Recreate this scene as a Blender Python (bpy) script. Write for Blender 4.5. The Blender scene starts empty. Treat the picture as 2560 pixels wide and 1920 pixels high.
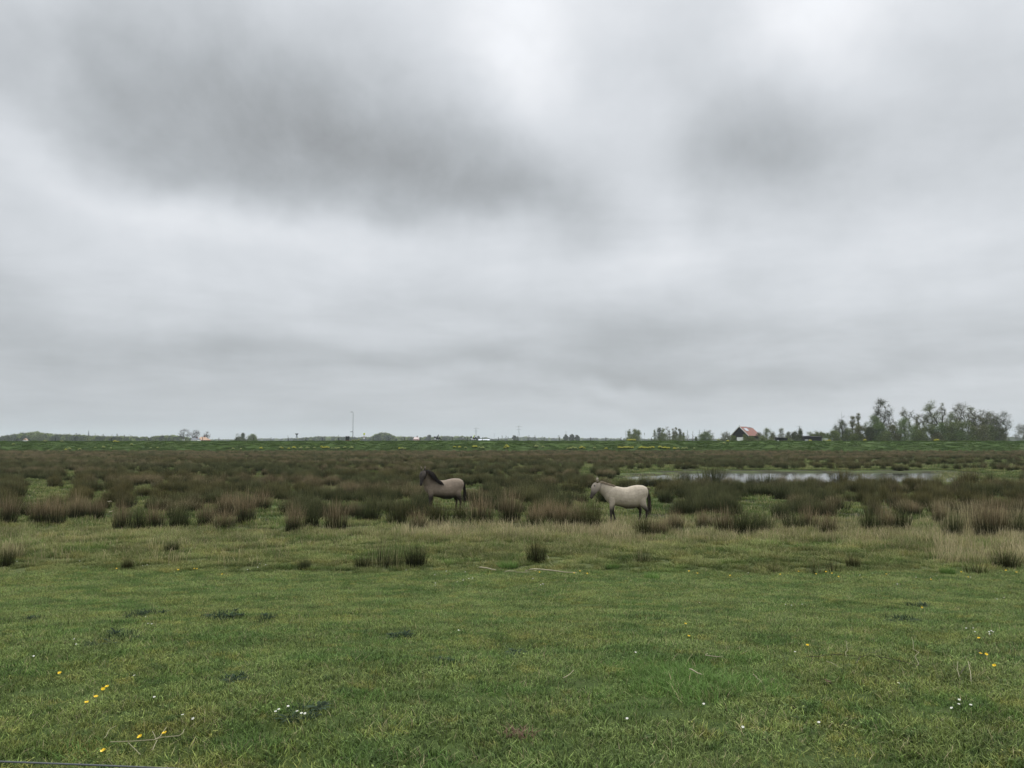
import bpy, math, random
import numpy as np
from mathutils import Vector, Matrix, Euler, noise as mnoise
SC = bpy.context.scene
COL = SC.collection
rng = np.random.default_rng(11)
random.seed(11)
R = math.radians
F = 2070.0            # focal length in photo pixels (2560 wide)
PITCH = math.atan(140 / F)
CAMZ = 3.0
CP, SP = math.cos(PITCH), math.sin(PITCH)

# ------------------------------------------------------------------ helpers
def ray(px, py):
    r = (px - 1280) / F
    u = (960 - py) / F
    return Vector((r, CP - u * SP, SP + u * CP))

def at(px, py, Y):
    d = ray(px, py)
    return Vector((0, 0, CAMZ)) + d * (Y / d.y)

def proj(x, y, z):
    X, Yy, Z = x, y, z - CAMZ
    f = Yy * CP + Z * SP
    u = -Yy * SP + Z * CP
    return 1280 + F * X / f, 960 - F * u / f

def smooth(a, b, t):
    t = np.clip((t - a) / (b - a), 0, 1)
    return t * t * (3 - 2 * t)

def wob(x, y, s, seed=0.0):
    x = x * s + seed * 7.1
    y = y * s - seed * 3.7
    return (np.sin(x * 1.3 + 1.7 * np.sin(y * .9 + .5)) + np.sin(y * 1.7 + 1.3 * np.sin(x * 1.1 + 2.1)) +
            .6 * np.sin(2.9 * x + 1.9 * y + seed) + .5 * np.sin(3.7 * y - 2.3 * x + 2 * seed)) / 3.1

def pond(x, y):
    """1 inside the pond (soft), 0 outside"""
    u = 1280 + F * x / np.maximum(y, 1)
    v = 1100 + 3 * F / np.maximum(y, 1)
    e = 2.2 * wob(x, y, .35, 3) + 1.5 * wob(x, y, .12, 5)
    top = 1179 + .6 * wob(x, y, .8, 2) + 8 * (1 - smooth(1560, 1760, u))
    m = smooth(top - .6, top + .9, v) * (1 - smooth(1200, 1207, v + e))
    m = m * smooth(1560, 1590, u + 8 * e) * (1 - smooth(2395, 2450, u + 10 * e))
    return m

def H(x, y):
    x = np.asarray(x, float); y = np.asarray(y, float)
    z = 1.4 * (1 - smooth(2, 19.3, y))
    z = z + .022 * wob(x, y, 1.7) + .03 * wob(x, y, .5, 2)
    z = z + smooth(20, 30, y) * .03 * wob(x, y, .9, 4)
    z = z * (1 - smooth(195, 205, y) * .5)
    return z - .35 * pond(x, y)

def crest(x):
    return 2.70 + .00045 * np.abs(x) * 0 - .10 * smooth(0, 130, np.abs(np.asarray(x, float))) + .03 * wob(x, x * 0, .12, 9)

DK_Y = [204.5, 206, 209, 212, 214.5, 216.5, 219, 221, 226.5, 229, 233, 238]
DK_F = [-.06, .02, .36, .72, .96, 1.0, .985, .97, .97, .96, .5, -.05]
def DH(x, y):
    return np.interp(y, DK_Y, DK_F) * crest(x) + .02 * wob(x, y, .9, 6) * smooth(206, 209, y) * (1 - smooth(219, 221, y))

def G(x, y):
    """surface height anywhere"""
    if 205.5 < y < 237: return float(DH(x, y))
    return float(H(x, y))

def ground(px, py):
    d = ray(px, py)
    if d.y <= 0: d.y = .01
    lo = 1.0
    prev = lo
    y = lo
    while y < 240:
        p = Vector((0, 0, CAMZ)) + d * (y / d.y)
        if p.z < G(p.x, p.y):
            a, b = prev, y
            for _ in range(18):
                m = (a + b) / 2
                p = Vector((0, 0, CAMZ)) + d * (m / d.y)
                if p.z < G(p.x, p.y): b = m
                else: a = m
            return Vector((p.x, p.y, G(p.x, p.y)))
        prev = y
        y += .15 if y < 30 else .6
    return Vector((p.x, 215, G(p.x, 215)))

class MB:
    def __init__(s):
        s.v = []; s.f = []; s.h = []; s.r = []; s.mi = []
    def add(s, vs, fs, h=0.0, r=.5, mi=0):
        o = len(s.v)
        s.v.extend([tuple(p) for p in vs])
        s.f.extend([tuple(i + o for i in f) for f in fs])
        s.h.extend(h if isinstance(h, (list, tuple)) else [h] * len(vs))
        s.r.extend([r] * len(vs)); s.mi.extend([mi] * len(fs))
        return s
    def join(s, o, mi=0):
        k = len(s.v)
        s.v += o.v; s.h += o.h; s.r += o.r
        s.f += [tuple(i + k for i in f) for f in o.f]
        s.mi += [mi] * len(o.f)
    def box(s, c, d, rz=0, top=1.0, h=0.0):
        x, y, z = d[0] / 2, d[1] / 2, d[2] / 2
        P = []
        for sz in (-1, 1):
            k = top if sz > 0 else 1
            for sx, sy in ((-1, -1), (1, -1), (1, 1), (-1, 1)):
                px_, py_ = sx * x * k, sy * y * k
                P.append((c[0] + px_ * math.cos(rz) - py_ * math.sin(rz), c[1] + px_ * math.sin(rz) + py_ * math.cos(rz), c[2] + sz * z))
        s.add(P, [(3, 2, 1, 0), (4, 5, 6, 7), (0, 1, 5, 4), (1, 2, 6, 5), (2, 3, 7, 6), (3, 0, 4, 7)], h)
    def tube(s, pts, rad, n=6, h=None, r=.5, cap=True, mi=0):
        pts = [Vector(p) for p in pts]
        if not isinstance(rad, (list, tuple)): rad = [rad] * len(pts)
        V = []; Fs = []; hh = []
        for i, p in enumerate(pts):
            t = (pts[min(i + 1, len(pts) - 1)] - pts[max(i - 1, 0)])
            if t.length < 1e-9: t = Vector((0, 0, 1))
            t.normalize()
            a = t.cross(Vector((0, 1, 0)) if abs(t.y) < .8 else Vector((1, 0, 0))).normalized()
            b = t.cross(a)
            ra = rad[i] if isinstance(rad[i], (tuple, list)) else (rad[i], rad[i])
            for k in range(n):
                an = 2 * math.pi * k / n
                V.append(p + a * math.cos(an) * ra[1] + b * math.sin(an) * ra[0])
                hh.append(h[i] if h else i / max(1, len(pts) - 1))
        for i in range(len(pts) - 1):
            for k in range(n):
                Fs.append((i * n + k, i * n + (k + 1) % n, (i + 1) * n + (k + 1) % n, (i + 1) * n + k))
        if cap:
            Fs.append(tuple(range(n - 1, -1, -1)))
            Fs.append(tuple((len(pts) - 1) * n + k for k in range(n)))
        s.add(V, Fs, hh, r, mi)
    def ball(s, c, rx, ry=None, rz=None, n=10, m=6, h=0):
        ry = rx if ry is None else ry; rz = rx if rz is None else rz
        V = [(c[0], c[1], c[2] - rz)]; Fs = []
        for j in range(1, m):
            ph = math.pi * j / m
            for k in range(n):
                a = 2 * math.pi * k / n
                V.append((c[0] + rx * math.sin(ph) * math.cos(a), c[1] + ry * math.sin(ph) * math.sin(a), c[2] - rz * math.cos(ph)))
        V.append((c[0], c[1], c[2] + rz))
        for k in range(n):
            Fs.append((0, 1 + (k + 1) % n, 1 + k))
            Fs.append((len(V) - 1, 1 + (m - 2) * n + k, 1 + (m - 2) * n + (k + 1) % n))
        for j in range(m - 2):
            for k in range(n):
                a = 1 + j * n
                Fs.append((a + k, a + (k + 1) % n, a + n + (k + 1) % n, a + n + k))
        s.add(V, Fs, h)
    def mesh(s, name, mats):
        me = bpy.data.meshes.new(name)
        me.from_pydata(s.v, [], s.f)
        a = me.attributes.new('h', 'FLOAT', 'POINT'); a.data.foreach_set('value', s.h)
        a = me.attributes.new('rnd', 'FLOAT', 'POINT'); a.data.foreach_set('value', s.r)
        for m in (mats if isinstance(mats, (list, tuple)) else [mats]): me.materials.append(m)
        if any(s.mi): me.polygons.foreach_set('material_index', s.mi)
        me.update()
        return me
    def build(s, name, mats, parent=None, smoothed=False):
        me = s.mesh(name, mats)
        if smoothed: me.polygons.foreach_set('use_smooth', [True] * len(me.polygons))
        o = bpy.data.objects.new(name, me)
        COL.objects.link(o)
        if parent: o.parent = parent
        return o

def tag(o, label=None, cat=None, group=None, kind=None):
    if label: o['label'] = label
    if cat: o['category'] = cat
    if group: o['group'] = group
    if kind: o['kind'] = kind
    return o

def empty(name, loc, label, cat, group=None, rz=0):
    o = bpy.data.objects.new(name, None); COL.objects.link(o)
    o.empty_display_size = .2
    o.location = loc; o.rotation_euler = (0, 0, rz)
    return tag(o, label, cat, group)

def copy_thing(root, loc, rz=0, sc=1.0, label=None):
    r = root.copy(); COL.objects.link(r); r.location = loc; r.rotation_euler = (0, 0, rz)
    r.scale = (sc, sc, sc) if not isinstance(sc, (tuple, list)) else sc
    if label: r['label'] = label
    for ch in list(root.children):
        c = ch.copy(); COL.objects.link(c); c.parent = r
        for g in list(ch.children):
            d = g.copy(); COL.objects.link(d); d.parent = c
    return r

# ------------------------------------------------------------------ materials
class NT:
    def __init__(s, tree):
        s.t = tree; s.n = tree.nodes; s.l = tree.links
    def new(s, typ, **kw):
        nd = s.n.new(typ)
        for k, v in kw.items(): setattr(nd, k, v)
        return nd
    def put(s, nd, key, val):
        sock = nd.inputs[key]
        if isinstance(val, bpy.types.NodeSocket): s.l.new(val, sock)
        else: sock.default_value = val
    def math(s, op, a, b=None, c=None, clamp=False):
        nd = s.new('ShaderNodeMath', operation=op, use_clamp=clamp)
        s.put(nd, 0, a)
        if b is not None: s.put(nd, 1, b)
        if c is not None: s.put(nd, 2, c)
        return nd.outputs[0]
    def noise(s, vec, scale, detail=3, rough=.55, dist=0):
        nd = s.new('ShaderNodeTexNoise')
        s.put(nd, 'Vector', vec); nd.inputs['Scale'].default_value = scale
        nd.inputs['Detail'].default_value = detail; nd.inputs['Roughness'].default_value = rough
        nd.inputs['Distortion'].default_value = dist
        return nd.outputs['Fac']
    def mix(s, f, a, b, blend='MIX'):
        nd = s.new('ShaderNodeMix', data_type='RGBA', blend_type=blend)
        s.put(nd, 0, f)
        s.put(nd, 6, a if isinstance(a, bpy.types.NodeSocket) else (*a, 1))
        s.put(nd, 7, b if isinstance(b, bpy.types.NodeSocket) else (*b, 1))
        return nd.outputs[2]
    def ramp(s, f, stops, interp='LINEAR'):
        nd = s.new('ShaderNodeValToRGB')
        cr = nd.color_ramp; cr.interpolation = interp
        while len(cr.elements) > 1: cr.elements.remove(cr.elements[-1])
        cr.elements[0].position = stops[0][0]
        c = stops[0][1]; cr.elements[0].color = (*c, 1) if isinstance(c, tuple) else (c, c, c, 1)
        for p, c in stops[1:]:
            e = cr.elements.new(p); e.color = (*c, 1) if isinstance(c, tuple) else (c, c, c, 1)
        s.put(nd, 0, f)
        return nd.outputs[0]
    def mapr(s, v, a, b, c, d):
        nd = s.new('ShaderNodeMapRange')
        s.put(nd, 0, v)
        for i, q in enumerate((a, b, c, d)): nd.inputs[1 + i].default_value = q
        return nd.outputs[0]

def newmat(name):
    m = bpy.data.materials.new(name); m.use_nodes = True
    nt = NT(m.node_tree); nt.n.clear()
    out = nt.new('ShaderNodeOutputMaterial')
    return m, nt, out

def foliage(name, stops, alt=None, altscale=.5, rough=.65, trans=.25, var=.35, macro=None, spec=.08, rz=False):
    """stops: colour along the blade; alt: second colour mixed by ground position"""
    m, nt, out = newmat(name)
    h = nt.new('ShaderNodeAttribute', attribute_name='h').outputs['Fac']
    rn = nt.new('ShaderNodeAttribute', attribute_name='rnd').outputs['Fac']
    ti = nt.new('ShaderNodeAttribute', attribute_name='tint', attribute_type='INSTANCER').outputs['Fac']
    pos = nt.new('ShaderNodeNewGeometry').outputs['Position']
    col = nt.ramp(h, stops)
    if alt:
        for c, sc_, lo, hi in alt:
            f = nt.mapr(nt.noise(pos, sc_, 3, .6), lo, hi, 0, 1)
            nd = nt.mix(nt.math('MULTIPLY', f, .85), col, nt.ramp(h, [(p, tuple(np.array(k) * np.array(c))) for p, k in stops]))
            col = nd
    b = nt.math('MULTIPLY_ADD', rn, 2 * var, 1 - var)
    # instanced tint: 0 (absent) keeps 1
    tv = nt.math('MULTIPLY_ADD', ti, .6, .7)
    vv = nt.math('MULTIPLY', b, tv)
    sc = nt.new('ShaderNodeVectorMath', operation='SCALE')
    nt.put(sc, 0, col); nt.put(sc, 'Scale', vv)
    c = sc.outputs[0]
    bs = nt.new('ShaderNodeBsdfPrincipled')
    nt.put(bs, 'Base Color', c); bs.inputs['Roughness'].default_value = rough
    bs.inputs['Specular IOR Level'].default_value = spec
    tr = nt.new('ShaderNodeBsdfTranslucent'); nt.put(tr, 'Color', c)
    mx = nt.new('ShaderNodeMixShader'); mx.inputs[0].default_value = trans
    nt.l.new(bs.outputs[0], mx.inputs[1]); nt.l.new(tr.outputs[0], mx.inputs[2])
    nt.l.new(mx.outputs[0], out.inputs['Surface'])
    return m

def plain(name, col, rough=.7, spec=.4, metal=0, nscale=4, namt=.25, bump=0, coat=0):
    m, nt, out = newmat(name)
    tc = nt.new('ShaderNodeTexCoord').outputs['Object']
    f = nt.noise(tc, nscale, 5, .6)
    c = nt.mix(f, tuple(np.array(col) * (1 - namt)), tuple(np.minimum(1, np.array(col) * (1 + namt))))
    bs = nt.new('ShaderNodeBsdfPrincipled')
    nt.put(bs, 'Base Color', c); bs.inputs['Roughness'].default_value = rough
    bs.inputs['Specular IOR Level'].default_value = spec; bs.inputs['Metallic'].default_value = metal
    if bump:
        bp = nt.new('ShaderNodeBump'); bp.inputs['Strength'].default_value = bump; bp.inputs['Distance'].default_value = .02
        nt.put(bp, 'Height', nt.noise(tc, nscale * 6, 4)); nt.l.new(bp.outputs[0], bs.inputs['Normal'])
    nt.l.new(bs.outputs[0], out.inputs['Surface'])
    return m

M = {}
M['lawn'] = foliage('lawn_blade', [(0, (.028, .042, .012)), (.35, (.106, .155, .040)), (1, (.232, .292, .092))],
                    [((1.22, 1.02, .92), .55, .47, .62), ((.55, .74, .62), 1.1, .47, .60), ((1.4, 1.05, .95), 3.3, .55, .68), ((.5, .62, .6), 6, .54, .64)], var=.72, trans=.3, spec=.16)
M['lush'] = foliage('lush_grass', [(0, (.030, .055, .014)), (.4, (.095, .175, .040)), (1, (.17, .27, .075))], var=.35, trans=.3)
M['weed'] = foliage('dark_weed', [(0, (.022, .038, .018)), (1, (.070, .115, .060))], var=.5, trans=.3)
M['straw'] = foliage('dry_straw', [(0, (.16, .15, .07)), (.5, (.36, .31, .17)), (1, (.56, .48, .30))], var=.3)
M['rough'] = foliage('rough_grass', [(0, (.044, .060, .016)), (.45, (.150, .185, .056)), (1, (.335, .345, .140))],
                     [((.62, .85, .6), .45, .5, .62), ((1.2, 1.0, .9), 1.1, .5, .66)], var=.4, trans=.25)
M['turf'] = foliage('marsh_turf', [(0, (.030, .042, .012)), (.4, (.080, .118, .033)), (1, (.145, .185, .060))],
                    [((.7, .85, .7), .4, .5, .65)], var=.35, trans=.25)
M['rush_green'] = foliage('rush_green', [(0, (.009, .010, .005)), (.4, (.028, .033, .013)), (.78, (.078, .086, .036)), (1, (.205, .195, .095))],  # rush ramps: own stem colour, base darkened further as painted self-shadow of the tuft
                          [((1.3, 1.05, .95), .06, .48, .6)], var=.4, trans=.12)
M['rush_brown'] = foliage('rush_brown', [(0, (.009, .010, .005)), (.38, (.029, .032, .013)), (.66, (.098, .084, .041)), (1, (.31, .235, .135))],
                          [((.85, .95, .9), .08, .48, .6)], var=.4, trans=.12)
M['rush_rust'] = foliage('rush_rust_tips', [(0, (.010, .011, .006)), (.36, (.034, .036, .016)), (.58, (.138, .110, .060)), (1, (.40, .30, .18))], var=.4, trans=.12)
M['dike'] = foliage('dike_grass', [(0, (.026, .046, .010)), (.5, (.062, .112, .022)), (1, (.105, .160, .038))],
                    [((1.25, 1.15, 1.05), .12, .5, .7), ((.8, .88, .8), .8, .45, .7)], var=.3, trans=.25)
M['mustard'] = foliage('mustard_leaf', [(0, (.05, .09, .02)), (1, (.09, .13, .03))], var=.3)
M['yellow'] = plain('yellow_petal', (.50, .48, .05), .5, .3, namt=.15)
M['palef'] = plain('pale_yellow_petal', (.34, .38, .12), .6, .3, namt=.2)
M['butter'] = plain('buttercup_petal', (.85, .58, .01), .3, .5, namt=.1)
M['white_petal'] = plain('daisy_petal', (.62, .62, .59), .6, .3, namt=.05)
M['bark'] = plain('bark', (.075, .070, .058), .9, .2, nscale=2, namt=.4)
M['palebark'] = plain('pale_bark', (.16, .15, .13), .9, .2, nscale=2, namt=.4)
M['leaf_olive'] = foliage('leaf_olive', [(0, (.16, .205, .070)), (1, (.26, .32, .11))], var=.4, trans=.25)
M['leaf_green'] = foliage('leaf_green', [(0, (.15, .22, .075)), (1, (.24, .33, .12))], var=.4, trans=.25)
M['leaf_dark'] = foliage('leaf_dark', [(0, (.085, .108, .045)), (1, (.15, .18, .075))], var=.4, trans=.2)
M['leaf_brown'] = foliage('leaf_brown', [(0, (.155, .165, .072)), (1, (.235, .245, .105))], var=.4, trans=.2)
M['leaf_pale'] = foliage('leaf_pale', [(0, (.18, .20, .105)), (1, (.27, .29, .17))], var=.35, trans=.3)
M['leaf_far'] = foliage('leaf_far', [(0, (.060, .082, .045)), (1, (.100, .125, .068))], var=.35, trans=.2)
M['wood_dark'] = plain('dark_timber', (.022, .023, .024), .85, .2, nscale=3, namt=.35)
M['post'] = plain('weathered_post', (.035, .034, .03), .9, .2, nscale=6, namt=.4)
M['tile'] = None
M['white'] = plain('white_paint', (.72, .73, .70), .5, .4, namt=.12)
M['black'] = plain('black_plastic', (.012, .013, .014), .45, .4, namt=.2)
M['darkgreen'] = plain('dark_green_paint', (.012, .022, .020), .5, .4, namt=.2)
M['brick'] = plain('brown_brick', (.11, .06, .045), .9, .2, nscale=8, namt=.35)
M['galv'] = plain('galvanised_steel', (.20, .22, .24), .5, .5, metal=.3, namt=.15)
M['signgrey'] = plain('sign_back', (.12, .14, .15), .6, .3, namt=.1)
M['signyellow'] = plain('sign_yellow', (.65, .72, .03), .5, .3, namt=.06)
M['hivis'] = plain('hi_vis_cloth', (.55, .72, .05), .8, .2, namt=.1)
M['leather'] = plain('black_leather', (.014, .014, .016), .55, .4, namt=.2)
M['rubber'] = plain('rubber', (.012, .012, .012), .85, .2, namt=.2)
M['chrome'] = plain('polished_metal', (.45, .46, .48), .25, .5, metal=.9, namt=.05)
M['glass'] = plain('window_glass', (.05, .06, .07), .08, .6, namt=.1)
M['paleglass'] = plain('skylight_glass', (.42, .46, .50), .15, .6, namt=.08)
M['branch'] = plain('bleached_wood', (.34, .30, .20), .8, .3, nscale=9, namt=.3)
M['twig'] = plain('dark_twig', (.045, .035, .025), .85, .3, nscale=9, namt=.3)
M['stem'] = plain('green_stem', (.12, .15, .05), .7, .3, nscale=9, namt=.3)
M['strawstem'] = plain('straw_stem', (.27, .25, .15), .7, .3, nscale=9, namt=.25)
M['deadleaf'] = plain('dead_leaf', (.13, .075, .05), .8, .3, nscale=12, namt=.4)
M['pylon'] = plain('pylon_steel', (.20, .21, .22), .6, .4, metal=.2, namt=.1)
M['wire'] = plain('fence_rope', (.085, .09, .095), .5, .4, nscale=80, namt=.35)
M['orange_roof'] = plain('orange_tiles', (.40, .26, .18), .8, .3, nscale=5, namt=.15)
M['grey_roof'] = plain('grey_tiles', (.16, .17, .19), .8, .3, nscale=5, namt=.2)
M['skin'] = plain('skin', (.45, .28, .2), .6, .3, namt=.1)

def tile_mat():
    m, nt, out = newmat('red_roof_tiles')
    tc = nt.new('ShaderNodeTexCoord').outputs['Object']
    w = nt.new('ShaderNodeTexWave', wave_type='BANDS', bands_direction='Z')
    nt.put(w, 'Vector', tc); w.inputs['Scale'].default_value = 1.6; w.inputs['Distortion'].default_value = .5
    c = nt.mix(w.outputs['Fac'], (.19, .075, .056), (.27, .115, .088))
    c = nt.mix(nt.mapr(nt.noise(tc, .9, 4), .4, .7, 0, .55), c, (.15, .085, .065))
    bs = nt.new('ShaderNodeBsdfPrincipled'); nt.put(bs, 'Base Color', c); bs.inputs['Roughness'].default_value = .8
    nt.l.new(bs.outputs[0], out.inputs['Surface'])
    return m
M['tile'] = tile_mat()

# ------------------------------------------------------------------ ground sheet
def grid_mesh(name, xs, ys, zf, mat):
    X, Y = np.meshgrid(xs, ys)
    Z = zf(X, Y)
    nx, ny = len(xs), len(ys)
    me = bpy.data.meshes.new(name)
    V = np.stack([X, Y, Z], -1).reshape(-1, 3)
    i = np.arange(nx * ny).reshape(ny, nx)
    Fc = np.stack([i[:-1, :-1], i[:-1, 1:], i[1:, 1:], i[1:, :-1]], -1).reshape(-1, 4)
    me.vertices.add(len(V)); me.vertices.foreach_set('co', V.ravel())
    me.loops.add(Fc.size); me.loops.foreach_set('vertex_index', Fc.ravel())
    me.polygons.add(len(Fc)); me.polygons.foreach_set('loop_start', np.arange(0, Fc.size, 4))
    me.polygons.foreach_set('loop_total', np.full(len(Fc), 4))
    me.polygons.foreach_set('use_smooth', np.ones(len(Fc), bool))
    me.update(calc_edges=True); me.validate()
    me.materials.append(mat)
    o = bpy.data.objects.new(name, me); COL.objects.link(o)
    return o

def ground_mat():
    m, nt, out = newmat('meadow_ground')
    pos = nt.new('ShaderNodeNewGeometry').outputs['Position']
    sx = nt.new('ShaderNodeSeparateXYZ'); nt.put(sx, 0, pos)
    y = sx.outputs[1]
    n1 = nt.noise(pos, .35, 4); n2 = nt.noise(pos, 14, 4, .7); n3 = nt.noise(pos, 2.3, 4, .6)
    lawn = nt.mix(n2, (.028, .044, .012), (.062, .092, .024))
    lawn = nt.mix(nt.mapr(n3, .62, .75, 0, .35), lawn, (.060, .045, .028))
    rough = nt.mix(n2, (.045, .060, .020), (.10, .115, .042))
    marsh = nt.mix(n3, (.022, .024, .012), (.050, .052, .024))
    marsh = nt.mix(nt.mapr(n1, .48, .62, 0, 1), marsh, nt.mix(n2, (.050, .072, .022), (.095, .125, .040)))
    mud = nt.mix(n3, (.05, .045, .035), (.035, .035, .025))
    farm = nt.mix(nt.noise(pos, .01, 3), (.05, .075, .028), (.085, .095, .045))
    yy = nt.math('ADD', y, nt.math('MULTIPLY', nt.math('SUBTRACT', n1, .5), 3.0))
    c = nt.mix(nt.mapr(yy, 18.3, 19.7, 0, 1), lawn, rough)
    c = nt.mix(nt.mapr(yy, 27, 31, 0, 1), c, marsh)
    c = nt.mix(nt.mapr(y, 150, 200, 0, .6), c, (.070, .072, .032))
    c = nt.mix(nt.mapr(y, 236, 240, 0, 1), c, farm)
    c = nt.mix(nt.mapr(sx.outputs[2], -.09, -.04, 1, 0), c, mud)
    bs = nt.new('ShaderNodeBsdfPrincipled'); nt.put(bs, 'Base Color', c)
    bs.inputs['Roughness'].default_value = .95; bs.inputs['Specular IOR Level'].default_value = .1
    bp = nt.new('ShaderNodeBump'); bp.inputs['Strength'].default_value = .6; bp.inputs['Distance'].default_value = .03
    nt.put(bp, 'Height', nt.noise(pos, 30, 4)); nt.l.new(bp.outputs[0], bs.inputs['Normal'])
    nt.l.new(bs.outputs[0], out.inputs['Surface'])
    return m

def grow(a, step, end, k=1.25):
    o = []
    while a < end:
        a += step; step *= k; o.append(a)
    return o
pos_x = list(np.arange(0, 60, .7)) + grow(60, 1, 5200)
xs = np.array([-v for v in pos_x[:0:-1]] + pos_x)
ys = np.array(sorted([-v for v in grow(20, 2, 400)]) + list(np.arange(-20, 30, .45)) + list(np.arange(30, 92, .6)) + list(np.arange(92, 240, 3)) + grow(240, 5, 6400))
g = grid_mesh('ground', xs, ys, H, ground_mat()); tag(g, kind='structure')

def dike_mat():
    m, nt, out = newmat('dike_turf')
    pos = nt.new('ShaderNodeNewGeometry').outputs['Position']
    c = nt.mix(nt.noise(pos, 1.2, 5, .65), (.034, .058, .012), (.058, .094, .022))
    c = nt.mix(nt.mapr(nt.noise(pos, .12, 3), .5, .65, 0, .6), c, (.062, .085, .028))
    bs = nt.new('ShaderNodeBsdfPrincipled'); nt.put(bs, 'Base Color', c)
    bs.inputs['Roughness'].default_value = .95; bs.inputs['Specular IOR Level'].default_value = .1
    nt.l.new(bs.outputs[0], out.inputs['Surface'])
    return m
dk = grid_mesh('dike', np.array(sorted([-v for v in grow(200, 5, 900, 1.1)]) + list(np.arange(-200, 200.1, 1.2)) + grow(200, 5, 900, 1.1)),
               np.array([204.5, 205.2, 206, 207, 208, 209, 210, 211, 212, 213, 214, 214.8, 215.6, 216.5, 217.5, 219, 221, 224, 226.5, 229, 231, 233, 236, 238]), DH, dike_mat())
tag(dk, kind='structure')
road = grid_mesh('road', np.linspace(-900, 900, 400), np.array([221.2, 223.6, 226.2]), lambda x, y: .97 * crest(x) + .012, plain('asphalt', (.07, .07, .072), .9, .3, nscale=3, namt=.15))
tag(road, kind='structure')

def water_mat():
    m, nt, out = newmat('pond_water')
    pos = nt.new('ShaderNodeNewGeometry').outputs['Position']
    bs = nt.new('ShaderNodeBsdfPrincipled')
    bs.inputs['Base Color'].default_value = (.05, .055, .05, 1); bs.inputs['Roughness'].default_value = .06
    bs.inputs['IOR'].default_value = 1.6; bs.inputs['Specular IOR Level'].default_value = .8
    bp = nt.new('ShaderNodeBump'); bp.inputs['Strength'].default_value = .3; bp.inputs['Distance'].default_value = .01
    nt.put(bp, 'Height', nt.noise(pos, 3.5, 3)); nt.l.new(bp.outputs[0], bs.inputs['Normal'])
    nt.l.new(bs.outputs[0], out.inputs['Surface'])
    return m
w = MB(); w.add([(4, 44, -.1), (52, 44, -.1), (52, 82, -.1), (4, 82, -.1)], [(0, 1, 2, 3)])
tag(w.build('water', water_mat()), kind='structure')

# ------------------------------------------------------------------ scatter
def scatter(name, pts, protos, idx, rotz, scale, tint, tilt=None):
    """a stuff object: one point per clump, clumps instanced by geometry nodes"""
    n = len(pts)
    me = bpy.data.meshes.new(name)
    me.vertices.add(n); me.vertices.foreach_set('co', np.asarray(pts, float).ravel())
    a = me.attributes.new('idx', 'INT', 'POINT'); a.data.foreach_set('value', np.asarray(idx, dtype=np.int32))
    rot = np.zeros((n, 3)); rot[:, 2] = rotz
    if tilt is not None: rot[:, :2] = tilt
    a = me.attributes.new('rot', 'FLOAT_VECTOR', 'POINT'); a.data.foreach_set('vector', rot.ravel())
    sc = np.asarray(scale, float)
    if sc.ndim == 1: sc = np.repeat(sc[:, None], 3, 1)
    a = me.attributes.new('scl', 'FLOAT_VECTOR', 'POINT'); a.data.foreach_set('vector', sc.ravel())
    a = me.attributes.new('tint', 'FLOAT', 'POINT'); a.data.foreach_set('value', np.asarray(tint, float))
    o = bpy.data.objects.new(name, me); COL.objects.link(o)
    c = bpy.data.collections.new(name + '_kinds')
    for i, pm in enumerate(protos):
        po = bpy.data.objects.new('clump_%03d_%s' % (i, name), pm); c.objects.link(po)
    gt = bpy.data.node_groups.new(name, 'GeometryNodeTree')
    gt.interface.new_socket('Geometry', in_out='INPUT', socket_type='NodeSocketGeometry')
    gt.interface.new_socket('Geometry', in_out='OUTPUT', socket_type='NodeSocketGeometry')
    N = gt.nodes; L = gt.links
    gi = N.new('NodeGroupInput'); go = N.new('NodeGroupOutput')
    ci = N.new('GeometryNodeCollectionInfo'); ci.inputs['Collection'].default_value = c
    ci.inputs['Separate Children'].default_value = True; ci.inputs['Reset Children'].default_value = True
    ip = N.new('GeometryNodeInstanceOnPoints'); ip.inputs['Pick Instance'].default_value = True
    def na(nm, ty):
        q = N.new('GeometryNodeInputNamedAttribute'); q.data_type = ty; q.inputs['Name'].default_value = nm
        return q.outputs['Attribute']
    er = N.new('FunctionNodeEulerToRotation')
    L.new(na('rot', 'FLOAT_VECTOR'), er.inputs[0])
    L.new(gi.outputs[0], ip.inputs['Points']); L.new(ci.outputs[0], ip.inputs['Instance'])
    L.new(na('idx', 'INT'), ip.inputs['Instance Index']); L.new(er.outputs[0], ip.inputs['Rotation'])
    L.new(na('scl', 'FLOAT_VECTOR'), ip.inputs['Scale']); L.new(ip.outputs[0], go.inputs[0])
    md = o.modifiers.new('scatter', 'NODES'); md.node_group = gt
    tag(o, kind='stuff')
    return o

def blade(mb, p, h, w, az, lean, segs=3, r=None, pw=1.7, face=None, mi=0):
    dx, dy = math.cos(az), math.sin(az)
    fa = az + math.pi / 2 + random.uniform(-1, 1) if face is None else face
    sx_, sy_ = math.cos(fa), math.sin(fa)
    V = []; hh = []
    for i in range(segs):
        t = i / segs
        o = lean * h * t ** pw
        z = h * t * (1 - .35 * min(1, lean) * t)
        ww = w * (1 - .75 * t) * .5
        V.append((p[0] + dx * o - sx_ * ww, p[1] + dy * o - sy_ * ww, p[2] + z))
        V.append((p[0] + dx * o + sx_ * ww, p[1] + dy * o + sy_ * ww, p[2] + z))
        hh += [t, t]
    o = lean * h
    V.append((p[0] + dx * o, p[1] + dy * o, p[2] + h * (1 - .35 * min(1, lean)))); hh.append(1)
    Fs = [(2 * i, 2 * i + 1, 2 * i + 3, 2 * i + 2) for i in range(segs - 1)] + [(2 * segs - 2, 2 * segs - 1, 2 * segs)]
    mb.add(V, Fs, hh, random.random() if r is None else r, mi)

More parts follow.
